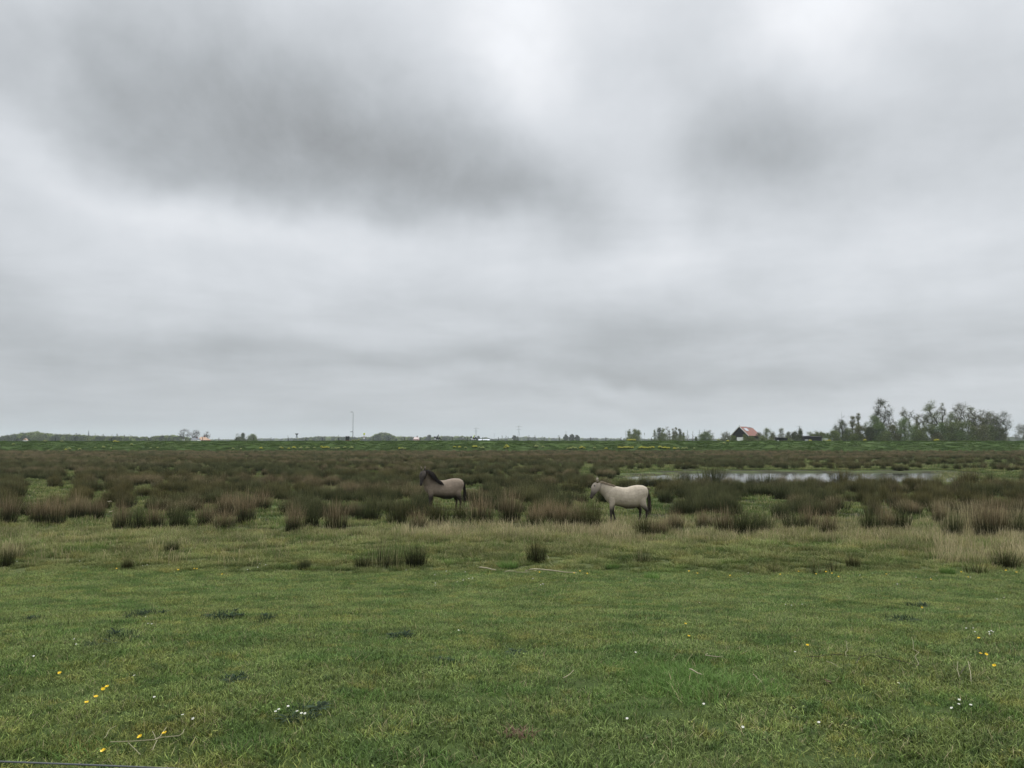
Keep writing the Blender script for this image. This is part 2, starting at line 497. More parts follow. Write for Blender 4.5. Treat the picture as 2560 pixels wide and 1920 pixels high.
def patch(n, rad, h0, h1, w, lean0=.1, lean1=1.0, segs=2, strawp=0.0, edge=.5, pw=1.7):
    mb = MB()
    for _ in range(n):
        q = rad * random.random() ** edge; a = random.uniform(0, 2 * math.pi)
        h = random.uniform(h0, h1)
        st = random.random() < strawp
        blade(mb, (q * math.cos(a), q * math.sin(a), -.01), h * (1.25 if st else 1), w * (.7 if st else 1) * random.uniform(.7, 1.3), random.uniform(0, 2 * math.pi),
              random.uniform(lean0, lean1), segs, mi=1 if st else 0, pw=pw)
    return mb

def fan_tuft(n, rad, h0, h1, w, spread, segs=3, strawp=0.0):
    """rush tuft: stiff stems leaning outward from a tight base"""
    mb = MB()
    for _ in range(n):
        q = rad * random.random() ** .6; a = random.uniform(0, 2 * math.pi)
        h = random.uniform(h0, h1) * (1 - .22 * (q / rad) ** 2)
        st = random.random() < strawp
        blade(mb, (q * math.cos(a), q * math.sin(a), -.03), h, w * random.uniform(.7, 1.3), a + random.uniform(-.9, .9),
              spread * (.15 + q / rad) * random.uniform(.3, 1.2) + random.random() ** 4 * .35, segs, mi=1 if st else 0, pw=1.35)
    return mb

def in_view(n, y0, y1, k=.66, m=1.2, dens=None):
    """random points, uniform over the ground wedge seen by the camera (a little wider)"""
    y = np.sqrt(rng.random(n) * (y1 ** 2 - y0 ** 2) + y0 ** 2)
    x = (rng.random(n) * 2 - 1) * (k * y + m)
    return x, y

def area(y0, y1, k=.66, m=1.2):
    return k * (y1 ** 2 - y0 ** 2) + 2 * m * (y1 - y0)

# ---- mown lawn
def edge_y(x): return 19.0 + .25 * wob(x, x * 0, .6, 3) + .18 * wob(x, x * 0, 2.3, 8)
lawn_p = [patch(150, .16, .022, .06, .0065, .1, 1.3).mesh('lawn', [M['lawn'], M['straw']]) for _ in range(4)]
lawn_p += [patch(140, .16, .02, .07, .0065, .1, 1.4, strawp=.06).mesh('lawn', [M['lawn'], M['straw']]) for _ in range(3)]
def clover():
    mb = patch(110, .14, .02, .06, .006, .2, 1.4)
    for _ in range(22):
        a = random.uniform(0, 6.28); q = .13 * random.random() ** .5
        c = Vector((q * math.cos(a), q * math.sin(a), random.uniform(.015, .04)))
        s = random.uniform(.004, .009)
        for k in range(3):
            b = a + k * 2.1
            d = Vector((math.cos(b), math.sin(b), random.uniform(-.2, .5))) * s; e = Vector((-math.sin(b), math.cos(b), 0)) * s * .6
            mb.add([c, c + d * .8 + e, c + d * 1.5, c + d * .8 - e], [(0, 1, 2, 3)], .6, random.random())
    return mb.mesh('lawn', [M['lawn'], M['straw']])
lawn_p += [clover() for _ in range(3)]
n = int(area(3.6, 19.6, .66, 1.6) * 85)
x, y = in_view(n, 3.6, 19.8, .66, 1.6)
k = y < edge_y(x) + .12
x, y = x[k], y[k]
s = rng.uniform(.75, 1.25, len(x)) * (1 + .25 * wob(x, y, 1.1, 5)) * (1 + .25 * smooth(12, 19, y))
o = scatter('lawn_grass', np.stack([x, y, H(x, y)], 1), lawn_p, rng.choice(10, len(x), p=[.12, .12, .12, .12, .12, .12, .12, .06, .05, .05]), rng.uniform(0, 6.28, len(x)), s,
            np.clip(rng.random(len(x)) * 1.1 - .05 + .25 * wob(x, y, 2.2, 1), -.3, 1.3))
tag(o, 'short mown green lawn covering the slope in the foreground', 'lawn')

# ---- rough grass between lawn and rushes
rough_p = [patch(170, .26, .05, .14, .010, .2, 1.3, 3).mesh('rough', [M['rough'], M['straw']]) for _ in range(3)]
rough_p += [patch(150, .26, .06, .19, .010, .1, 1.2, 3, strawp=.10).mesh('rough', [M['rough'], M['straw']]) for _ in range(3)]
rough_p += [patch(110, .28, .08, .30, .010, .05, .9, 3, strawp=.30).mesh('rough', [M['rough'], M['straw']]) for _ in range(2)]
rough_p += [patch(150, .24, .05, .16, .010, .2, 1.2, 2).mesh('rough', [M['turf'], M['straw']]) for _ in range(2)]
n = int(area(18.8, 31) * 20)
x, y = in_view(n, 18.8, 31)
k = (y > edge_y(x) - .1) & ((y < 27.5) | (rng.random(n) < .3))
x, y = x[k], y[k]
f = smooth(20, 28, y) + .5 * wob(x, y, .35, 7) + .35 * smooth(4, 16, x)
rr = rng.random(len(x))
idx = np.where(rr < .18, 8 + rng.integers(0, 2, len(x)), np.where((f + .5 * rr > 1.05) & ((x > -3) | (rr > .8)), 6 + rng.integers(0, 2, len(x)), np.where(f + rr > .75, 3 + rng.integers(0, 3, len(x)), rng.integers(0, 3, len(x)))))
s = rng.uniform(.6, 1.15, len(x)) * (.75 + .25 * smooth(18.8, 21.5, y)) * (1 + .35 * wob(x, y, 2.1, 3))
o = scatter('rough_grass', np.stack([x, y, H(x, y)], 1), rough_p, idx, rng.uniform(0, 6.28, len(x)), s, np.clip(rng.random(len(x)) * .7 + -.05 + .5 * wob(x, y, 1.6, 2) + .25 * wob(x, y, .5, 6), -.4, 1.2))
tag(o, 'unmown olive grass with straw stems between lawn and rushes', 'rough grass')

# ---- turf between the rushes
turf_p = [patch(140, .5, .04, .14, .018, .2, 1.2, 2).mesh('turf', [M['turf'], M['straw']]) for _ in range(3)]
turf_p += [patch(120, .5, .06, .22, .018, .1, 1.0, 2, strawp=.12).mesh('turf', [M['turf'], M['straw']]) for _ in range(2)]
turf_p += [patch(130, .5, .06, .24, .018, .1, 1.0, 2, strawp=.08).mesh('turf', [M['rough'], M['straw']]) for _ in range(2)]
n = int(area(29, 60) * 2.6); x1, y1 = in_view(n, 29, 60)
n = int(area(60, 100) * 1.3); x2, y2 = in_view(n, 60, 100)
n = int(area(100, 206) * .25); x3, y3 = in_view(n, 100, 206)
x = np.concatenate([x1, x2, x3]); y = np.concatenate([y1, y2, y3])
k = (pond(x, y) < .1) & (pond(x, y - 3.5) < .1)
x, y = x[k], y[k]
o = scatter('marsh_grass', np.stack([x, y, H(x, y)], 1), turf_p, rng.integers(0, 7, len(x)), rng.uniform(0, 6.28, len(x)),
            rng.uniform(.7, 1.3, len(x)) * (1 + smooth(70, 120, y)), rng.random(len(x)))
tag(o, 'low green grass growing between the rush tufts of the marsh', 'marsh grass')

# ---- dike grass
dike_p = [patch(170, .75, .06, .22, .035, .2, 1.2, 2).mesh('dikegrass', [M['dike'], M['straw']]) for _ in range(4)]
dike_p += [patch(110, .6, .15, .42, .03, .1, .9, 2, strawp=.04).mesh('dikegrass', [M['dike'], M['straw']]) for _ in range(2)]
n = 7500
x = rng.uniform(-155, 155, n); y = rng.uniform(204.6, 219.5, n)
idx = np.where(rng.random(n) < .12, 4 + rng.integers(0, 2, n), rng.integers(0, 4, n))
o = scatter('dike_grass', np.stack([x, y, DH(x, y)], 1), dike_p, idx, rng.uniform(0, 6.28, n), rng.uniform(.8, 1.4, n), np.clip(.5 + .12 * wob(x, y * 3, .25, 3) + rng.uniform(-.45, .45, n), 0, 1))
tag(o, 'dark green grass covering the slope and crest of the dike', 'dike grass')

# ---- rushes
rush_names = []
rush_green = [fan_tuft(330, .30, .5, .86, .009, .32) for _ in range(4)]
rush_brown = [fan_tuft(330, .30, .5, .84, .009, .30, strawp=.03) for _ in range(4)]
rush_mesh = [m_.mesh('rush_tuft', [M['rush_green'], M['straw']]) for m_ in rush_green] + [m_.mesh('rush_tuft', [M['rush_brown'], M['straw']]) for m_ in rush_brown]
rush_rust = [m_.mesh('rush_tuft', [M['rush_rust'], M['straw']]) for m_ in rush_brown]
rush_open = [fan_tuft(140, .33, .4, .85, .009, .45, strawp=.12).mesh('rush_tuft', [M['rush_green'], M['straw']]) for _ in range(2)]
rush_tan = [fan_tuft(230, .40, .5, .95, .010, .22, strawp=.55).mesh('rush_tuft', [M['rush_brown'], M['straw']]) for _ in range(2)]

# the tufts one can tell apart: px x, base y, width px, top y, kind (g green, b brown tipped, o open, t tan)
RU = [
 (18, 1310, 55, 1245, 'b', 'reddish brown rush tuft at the left edge of the photo, front row'),
 (98, 1309, 62, 1252, 'b', 'brown tipped rush tuft second from the left edge, front row'),
 (140, 1311, 55, 1250, 'b', 'rush tuft with dark base in the left front row, third from the edge'),
 (192, 1299, 48, 1240, 'b', 'narrow brown rush tuft fourth from the left edge'),
 (243, 1300, 46, 1250, 'b', 'brown rush tuft just left of the bleached stalks'),
 (304, 1324, 50, 1262, 'b', 'straw brown rush tuft beside the bleached stalks'),
 (347, 1324, 50, 1268, 'g', 'dark tuft between two straw brown rush tufts on the left'),
 (388, 1323, 50, 1264, 'b', 'straw brown rush tuft right of the darkest left tuft'),
 (447, 1320, 56, 1264, 'g', 'dark green rush tuft in the middle of the left row'),
 (515, 1316, 48, 1262, 'b', 'slim brown rush tuft left of the tallest left tuft'),
 (560, 1328, 62, 1276, 'b', 'dark brown tuft standing furthest forward in the left row'),
 (612, 1308, 60, 1238, 'b', 'tall reddish rush tuft above the foremost left tuft'),
 (570, 1290, 55, 1234, 'b', 'reddish tuft behind the tall left tufts'),
 (655, 1277, 55, 1230, 'b', 'rush tuft at the top of the green bay'),
 (735, 1332, 54, 1268, 'b', 'brown topped rush tuft just right of the green bay'),
 (778, 1318, 46, 1268, 'g', 'low green tuft between two brown rush tufts, centre left'),
 (838, 1325, 68, 1262, 'b', 'broad reddish rush tuft second right of the green bay'),
 (888, 1296, 40, 1256, 'b', 'small brown tuft behind the broad reddish one'),
 (922, 1304, 70, 1246, 'g', 'big green rush tuft left of the dark horse'),
 (993, 1313, 62, 1256, 'g', 'dark rounded rush tuft below the head of the dark horse'),
 (1046, 1330, 56, 1278, 'b', 'orange brown rush tuft standing forward below the dark horse'),
 (1098, 1310, 60, 1258, 'g', 'green rush tuft below the belly of the dark horse'),
 (1150, 1305, 44, 1258, 'g', 'green tuft right below the rump of the dark horse'),
 (1202, 1310, 74, 1244, 'b', 'wide rush tuft between the horses, nearer the dark one'),
 (1275, 1306, 66, 1232, 'b', 'tall reddish rush tuft midway between the two horses'),
 (1338, 1318, 50, 1266, 'b', 'orange brown rush tuft with sparse top between the horses'),
 (1372, 1312, 50, 1255, 'b', 'brown rush tuft left of the three dark ones'),
 (1408, 1318, 56, 1262, 'b', 'dark based rush tuft, first of three left of the pale horse'),
 (1445, 1320, 50, 1256, 'b', 'dark based rush tuft, second of three left of the pale horse'),
 (1480, 1324, 56, 1256, 'g', 'dark rush tuft under the nose of the pale horse'),
 (1612, 1342, 64, 1296, 'g', 'dark rush tuft right below the hind legs of the pale horse'),
 (1650, 1344, 52, 1298, 'b', 'low rush tuft with brown top right of the pale horse'),
 (1688, 1330, 52, 1282, 'b', 'straw mixed rush tuft right of the pale horse'),
 (1722, 1287, 56, 1238, 'g', 'rounded green tuft behind the rough grass right of the pale horse'),
 (1760, 1325, 50, 1280, 'b', 'reddish short tuft in the right front row'),
 (1812, 1336, 64, 1276, 'b', 'dark brown rush tuft leading the right front row'),
 (1860, 1340, 66, 1272, 'g', 'dark tuft with brown top in the right front row'),
 (1908, 1336, 60, 1284, 'g', 'blackish wide tuft in the right front row'),
 (1985, 1332, 60, 1284, 'g', 'dark tuft right of the blackish wide one'),
 (2022, 1326, 52, 1270, 'b', 'reddish tuft before the straw gap on the right'),
 (2070, 1338, 54, 1286, 'b', 'brown red tuft at the left edge of the straw gap'),
 (2174, 1334, 52, 1272, 'g', 'dark rush tuft just right of the straw gap'),
 (2215, 1330, 50, 1266, 'b', 'straw topped rush tuft between two dark ones on the right'),
 (2256, 1328, 52, 1272, 'g', 'dark rush tuft second right of the straw gap'),
 (2285, 1290, 40, 1258, 'b', 'small red brown tuft behind the right row'),
 (2350, 1312, 40, 1262, 'b', 'dark red tuft left of the tan stand'),
 (2382, 1346, 54, 1282, 'g', 'dark tuft at the front of the tan stand'),
 (2425, 1335, 70, 1258, 't', 'tan rush tuft in the middle of the tan stand'),
 (2465, 1346, 66, 1254, 'b', 'tall brown rush tuft right of the tan stand'),
 (2500, 1340, 56, 1262, 'b', 'tall brown rush tuft second from the right edge'),
 (2548, 1340, 50, 1286, 'g', 'dark rush tuft at the right edge of the photo'),
 (2365, 1300, 62, 1250, 't', 'pale tan rush tuft at the top of the tan stand'),
 (2540, 1305, 60, 1254, 't', 'pale tan rush tuft near the right edge'),
 (2440, 1300, 70, 1246, 't', 'pale tan rush tuft behind the tall brown one'),
 # lone tufts in the rough grass
 (948, 1418, 66, 1350, 'o', 'tall open rush tuft alone in the rough grass, centre left'),
 (985, 1420, 60, 1346, 'o', 'ragged rush tuft touching the tall open one'),
 (1040, 1416, 62, 1362, 'g', 'dark green tuft right of the two ragged ones'),
 (905, 1420, 46, 1390, 'g', 'low green tuft left of the ragged rush tufts'),
 (1340, 1406, 60, 1352, 'g', 'dark round rush tuft alone behind the fallen branch'),
 (1605, 1406, 50, 1362, 'o', 'faint rush tuft in the rough grass below the pale horse'),
 (1630, 1449, 50, 1427, 'l', 'small dark green grass tuft on the lawn right of the fallen branch'),
 (1530, 1422, 40, 1404, 'l', 'low green tuft in the grass right of the fallen branch'),
 (1270, 1420, 60, 1398, 'l', 'low green tuft just left of the fallen branch bend'),
 (760, 1424, 36, 1398, 'g', 'small dark tuft at the lawn edge, left of centre'),
 (318, 1422, 34, 1394, 'g', 'small green rush tuft at the lawn edge on the left'),
 (14, 1416, 50, 1374, 'g', 'dark rush tuft in the rough grass at the left edge'),
 (30, 1396, 60, 1350, 't', 'tan grass tuft in the rough grass near the left edge'),
 (430, 1378, 44, 1352, 'g', 'small dark tuft in the rough grass on the left'),
 (2040, 1437, 56, 1398, 'o', 'dark ragged tuft at the lawn edge on the right'),
 (2085, 1432, 44, 1396, 'o', 'thin ragged tuft at the lawn edge, second on the right'),
 (2132, 1420, 40, 1392, 'g', 'small dark tuft above the lawn edge on the right'),
 (1935, 1432, 44, 1404, 'o', 'faint thin tuft at the lawn edge right of the pale horse'),
 (2515, 1420, 72, 1378, 'g', 'wide dark rush tuft in the rough grass near the right edge'),
 (2440, 1436, 66, 1398, 'o', 'open green tuft at the lawn edge near the right edge'),
 (2370, 1436, 44, 1410, 'l', 'low green tuft at the lawn edge on the far right'),
 # around the pond
 (1782, 1214, 84, 1166, 'g', 'tall dark rush clump standing in front of the pond'),
 (1752, 1216, 44, 1186, 'g', 'dark rush clump left of the tall one at the pond'),
 (2102, 1212, 62, 1174, 'g', 'rounded dark rush clump splitting the pond'),
 (2428, 1220, 56, 1172, 'g', 'round dark bush like rush clump at the right end of the pond'),
 (2475, 1214, 36, 1180, 'g', 'dark rush clump beyond the right end of the pond'),
 (1878, 1222, 36, 1187, 'g', 'spiky rush clump on the near bank of the pond'),
 (1922, 1226, 56, 1183, 'g', 'wide spiky rush clump on the near bank of the pond'),
 (2030, 1224, 40, 1190, 'g', 'low spiky rush clump on the near bank of the pond'),
 (2165, 1224, 54, 1184, 'g', 'spiky rush clump right of the one splitting the pond'),
 (1712, 1215, 50, 1180, 'g', 'low rush clump at the left end of the pond'),
 (2335, 1226, 44, 1192, 'g', 'low rush clump near the right end of the pond'),
]
# rows of round tufts on the far bank
for i, q in enumerate([1556, 1576, 1602, 1620, 1652, 1694, 1712, 1740, 1815, 1850, 1880, 1898, 1945, 1962, 1985, 2000, 2042, 2076]):
    RU.append((q, 1171 + (i * 7) % 4, 21, 1157 + (i * 5) % 4, 'g', 'round dark rush tuft in the row on the far bank of the pond'))
for i, (q, b) in enumerate([(2100, 1172), (2122, 1173), (2140, 1172), (2168, 1173), (2250, 1177), (2280, 1170), (2218, 1168), (2350, 1160), (2362, 1160), (2300, 1161), (2400, 1162), (2425, 1161), (2455, 1172), (2490, 1175), (2506, 1172)]):
    RU.append((q, b, 22, b - 15, 'g', 'round dark rush tuft scattered in the grass right behind the pond'))

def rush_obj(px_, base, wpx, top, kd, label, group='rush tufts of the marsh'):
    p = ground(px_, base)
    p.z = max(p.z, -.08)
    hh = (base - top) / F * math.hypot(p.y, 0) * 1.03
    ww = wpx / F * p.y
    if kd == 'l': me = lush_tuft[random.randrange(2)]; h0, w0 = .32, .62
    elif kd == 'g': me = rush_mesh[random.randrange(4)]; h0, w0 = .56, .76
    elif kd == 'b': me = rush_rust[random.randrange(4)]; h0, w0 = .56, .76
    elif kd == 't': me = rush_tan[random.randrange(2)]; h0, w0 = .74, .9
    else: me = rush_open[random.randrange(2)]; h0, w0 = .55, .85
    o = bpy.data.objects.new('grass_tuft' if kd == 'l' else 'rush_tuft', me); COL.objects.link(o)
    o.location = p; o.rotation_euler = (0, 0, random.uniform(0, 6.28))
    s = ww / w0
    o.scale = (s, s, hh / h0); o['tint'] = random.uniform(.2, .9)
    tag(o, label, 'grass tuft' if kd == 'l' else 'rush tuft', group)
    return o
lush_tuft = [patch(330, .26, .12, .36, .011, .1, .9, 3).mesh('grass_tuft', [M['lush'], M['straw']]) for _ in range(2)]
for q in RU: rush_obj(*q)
n_hand = len(RU)

def gap(x0, x1, y0, y1): return (x0, x1, y0, (y1 - 293.3) / .7333)
GAPS = [gap(60, 132, 1206, 1234), gap(146, 184, 1210, 1242), gap(236, 274, 1200, 1226), gap(325, 352, 1222, 1234), gap(583, 715, 1272, 1320),
        gap(868, 960, 1302, 1330), gap(1496, 1700, 1262, 1300), gap(1595, 1650, 1225, 1262), gap(1866, 1950, 1242, 1282), gap(2090, 2150, 1282, 1330), gap(1078, 1168, 1228, 1262), gap(1455, 1500, 1225, 1262),
        gap(1545, 1690, 1168, 1186), gap(1690, 2080, 1171, 1184), gap(2060, 2440, 1176, 1184), gap(2440, 2560, 1180, 1186), gap(2008, 2030, 1150, 1182), gap(1455, 1480, 1166, 1172), gap(1025, 1035, 1236, 1243)]
HORSES = []
n = int(area(30.5, 205, .70, 1) * .92)
x, y = in_view(n, 30.5, 205, .70, 1)
u, v = proj(x, y, H(x, y))
keep = np.ones(n, bool)
e = 7 * wob(x, y, 1.1, 1)
for (a, b, c, d) in GAPS:
    keep &= ~((u > a + e) & (u < b + e) & (v > c + e * .3) & (v < d))
keep &= pond(x, y) < .05
keep &= v < 1296 + 8 * wob(x, y, .5, 4)
dens = .62 + .35 * wob(x, y, .22, 6)
dens = np.where((v > 1205) & (v < 1292), np.maximum(dens, .55) + .35, dens)
dens = dens * .86
dens = np.where(y > 186, dens * .45, dens)
dens = np.where((u > 2050) & (v > 1150) & (v < 1184), .16, dens)
dens = np.where((u > 1990) & (y > 182), dens * .6, dens)
dens = np.where((u > 1500) & (y < 50) & (v < 1262), np.maximum(dens, .95), dens)
keep &= rng.random(n) < dens
x, y, u, v = x[keep], y[keep], u[keep], v[keep]
brown = (.5 + .6 * wob(x, y, .16, 8) + .25 * smooth(90, 150, y) + .3 * (rng.random(len(x)) - .5))
kd = np.where(brown > .70, 4 + rng.integers(0, 4, len(x)), rng.integers(0, 4, len(x)))
s = rng.uniform(.6, 1.0, len(x)) ** 1 * (1 + .5 * rng.random(len(x)) ** 2) * 1.15
hs = rng.uniform(.82, 1.22, len(x)) * np.where((u > 1500) & (y < 60) & (y > 44), 1.07, 1)
# the nearest ones seen are individual objects, the mass behind them is one object
score = np.where(np.abs(u - 1280) < 1290, s / y, 0)
order = np.argsort(-score)
nind = 300 - n_hand
ind = order[:nind]; rest = order[nind:]
def where(u_, y_):
    if u_ < 560: a = 'on the left side'
    elif u_ < 1000: a = 'left of the dark horse'
    elif u_ < 1190: a = 'around the dark horse'
    elif u_ < 1470: a = 'between the two horses'
    elif u_ < 1640: a = 'around the pale horse'
    elif u_ < 2100: a = 'right of the pale horse'
    else: a = 'on the far right'
    return a + (', second row' if y_ < 37 else ', further back')
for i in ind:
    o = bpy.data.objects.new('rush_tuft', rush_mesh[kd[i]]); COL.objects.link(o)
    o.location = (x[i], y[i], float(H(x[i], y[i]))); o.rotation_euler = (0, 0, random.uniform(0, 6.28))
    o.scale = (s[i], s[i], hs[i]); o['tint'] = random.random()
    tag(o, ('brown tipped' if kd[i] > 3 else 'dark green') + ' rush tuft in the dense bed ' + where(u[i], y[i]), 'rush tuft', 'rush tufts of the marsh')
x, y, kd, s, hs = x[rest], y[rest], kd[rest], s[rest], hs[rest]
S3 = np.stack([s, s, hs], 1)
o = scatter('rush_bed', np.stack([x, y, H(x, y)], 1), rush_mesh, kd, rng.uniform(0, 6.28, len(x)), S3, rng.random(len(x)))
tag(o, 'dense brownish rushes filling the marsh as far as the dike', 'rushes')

# emergent reeds in the pond ends
n = 420
px_ = np.concatenate([rng.uniform(1540, 1700, 190), rng.uniform(2330, 2450, 230)])
py_ = np.concatenate([rng.uniform(1184, 1222, 190), rng.uniform(1181, 1215, 230)])
yy = 3.06 * F / (py_ - 1100); xx = (px_ - 1280) / F * yy
em = [patch(26, .4, .08, .3, .02, .02, .5, 2, strawp=.2).mesh('reed', [M['rough'], M['straw']]) for _ in range(3)]
o = scatter('pond_sedge', np.stack([xx, yy, np.full(n, -.12)], 1), em, rng.integers(0, 3, n), rng.uniform(0, 6.28, n), rng.uniform(.6, 1.2, n), rng.random(n))
tag(o, 'thin sedge growing out of the shallow ends of the pond', 'sedge')

# straw stems rising along the front row
def strawtuft():
    mb = patch(14, .35, .2, .52, .012, .02, .5, 3)
    for i in range(len(mb.h)): mb.h[i] = mb.h[i]
    return mb.mesh('straw_stems', [M['straw']])
st_p = [strawtuft() for _ in range(4)]
n = 1300
u_ = np.concatenate([rng.uniform(1000, 1560, 360), rng.uniform(1500, 2560, 500), rng.uniform(2330, 2560, 380), rng.uniform(0, 1000, 60)])
v_ = np.concatenate([rng.uniform(1314, 1345, 360), rng.uniform(1300, 1358, 500), rng.uniform(1262, 1410, 380), rng.uniform(1325, 1410, 60)])
yy = 3 * F / (v_ - 1100); xx = (u_ - 1280) / F * yy
o = scatter('straw_stems', np.stack([xx, yy, H(xx, yy)], 1), st_p, rng.integers(0, 4, n), rng.uniform(0, 6.28, n), rng.uniform(.6, 1.05, n), rng.random(n))
tag(o, 'pale dry grass stems standing along the edge of the rushes', 'dry grass')


# ------------------------------------------------------------------ animals
def loft(mb, pts, rads, side=Vector((0, 1, 0)), n=14):
    pts = [Vector(p) for p in pts]
    V = []; Fs = []
    for i, p in enumerate(pts):
        t = (pts[min(i + 1, len(pts) - 1)] - pts[max(i - 1, 0)]).normalized()
        b = (side - t * side.dot(t)).normalized(); a = b.cross(t)
        for k in range(n):
            an = 2 * math.pi * k / n
            V.append(p + a * math.cos(an) * rads[i][1] + b * math.sin(an) * rads[i][0])
    for i in range(len(pts) - 1):
        for k in range(n):
            Fs.append((i * n + k, i * n + (k + 1) % n, (i + 1) * n + (k + 1) % n, (i + 1) * n + k))
    Fs.append(tuple(range(n - 1, -1, -1))); Fs.append(tuple((len(pts) - 1) * n + k for k in range(n)))
    mb.add(V, Fs)

def one_skin(mb, name, voxel, mat, parent, smooth_it=6, colour=None):
    """fuse overlapping lofts into one continuous surface"""
    me = mb.mesh(name, [mat])
    t = bpy.data.objects.new(name + '_build', me); COL.objects.link(t)
    md = t.modifiers.new('r', 'REMESH'); md.mode = 'VOXEL'; md.voxel_size = voxel
    m2 = t.modifiers.new('s', 'SMOOTH'); m2.factor = .5; m2.iterations = smooth_it
    dg = bpy.context.evaluated_depsgraph_get()
    new = bpy.data.meshes.new_from_object(t.evaluated_get(dg))
    bpy.data.objects.remove(t); bpy.data.meshes.remove(me)
    new.name = name
    new.materials.clear(); new.materials.append(mat)
    new.polygons.foreach_set('use_smooth', [True] * len(new.polygons))
    if colour:
        a = new.attributes.new('coat', 'FLOAT_COLOR', 'POINT')
        co_ = np.empty(len(new.vertices) * 3); new.vertices.foreach_get('co', co_); co_ = co_.reshape(-1, 3)
        a.data.foreach_set('color', np.concatenate([colour(co_), np.ones((len(co_), 1))], 1).ravel())
    o = bpy.data.objects.new(name, new); COL.objects.link(o)
    if parent: o.parent = parent
    return o

def coat_mat(name):
    m, nt, out = newmat(name)
    at_ = nt.new('ShaderNodeAttribute', attribute_name='coat').outputs['Color']
    tc = nt.new('ShaderNodeTexCoord').outputs['Object']
    c = nt.mix(nt.mapr(nt.noise(tc, 7, 4, .6), .38, .66, 0, .45), at_, (.5, .5, .5), 'MULTIPLY')
    c = nt.mix(nt.mapr(nt.noise(tc, 60, 3, .6), .3, .7, 0, .3), c, (.55, .55, .55), 'MULTIPLY')
    bs = nt.new('ShaderNodeBsdfPrincipled'); nt.put(bs, 'Base Color', c); bs.inputs['Roughness'].default_value = .7
    bs.inputs['Specular IOR Level'].default_value = .2
    bp = nt.new('ShaderNodeBump'); bp.inputs['Strength'].default_value = .35; bp.inputs['Distance'].default_value = .015
    nt.put(bp, 'Height', nt.noise(tc, 40, 4)); nt.l.new(bp.outputs[0], bs.inputs['Normal'])
    nt.l.new(bs.outputs[0], out.inputs['Surface'])
    return m
M['coat'] = coat_mat('horse_coat')
M['hair_dark'] = foliage('dark_hair', [(0, (.035, .028, .022)), (1, (.022, .018, .016))], var=.5, trans=.1)
M['hair_pale'] = foliage('pale_hair', [(0, (.46, .40, .28)), (1, (.28, .22, .15))], var=.35, trans=.2)
M['eye'] = plain('eye', (.008, .006, .005), .15, .6, namt=.1)

def strand(mb, p, d0, fall, length, w, mi=0, side=None):
    p = Vector(p); V = []; hh = []; segs = 4
    s = side if side else Vector((random.uniform(-1, 1), random.uniform(-.5, .5), 0)).normalized()
    d = Vector(d0)
    for i in range(segs + 1):
        t = i / segs
        ww = w * (1 - .8 * t) * .5
        V += [p - s * ww, p + s * ww]; hh += [t, t]
        p = p + d * (length / segs)
        d = (d + Vector(fall) * .55).normalized()
    mb.add(V, [(2 * i, 2 * i + 1, 2 * i + 3, 2 * i + 2) for i in range(segs)], hh, random.random(), mi)

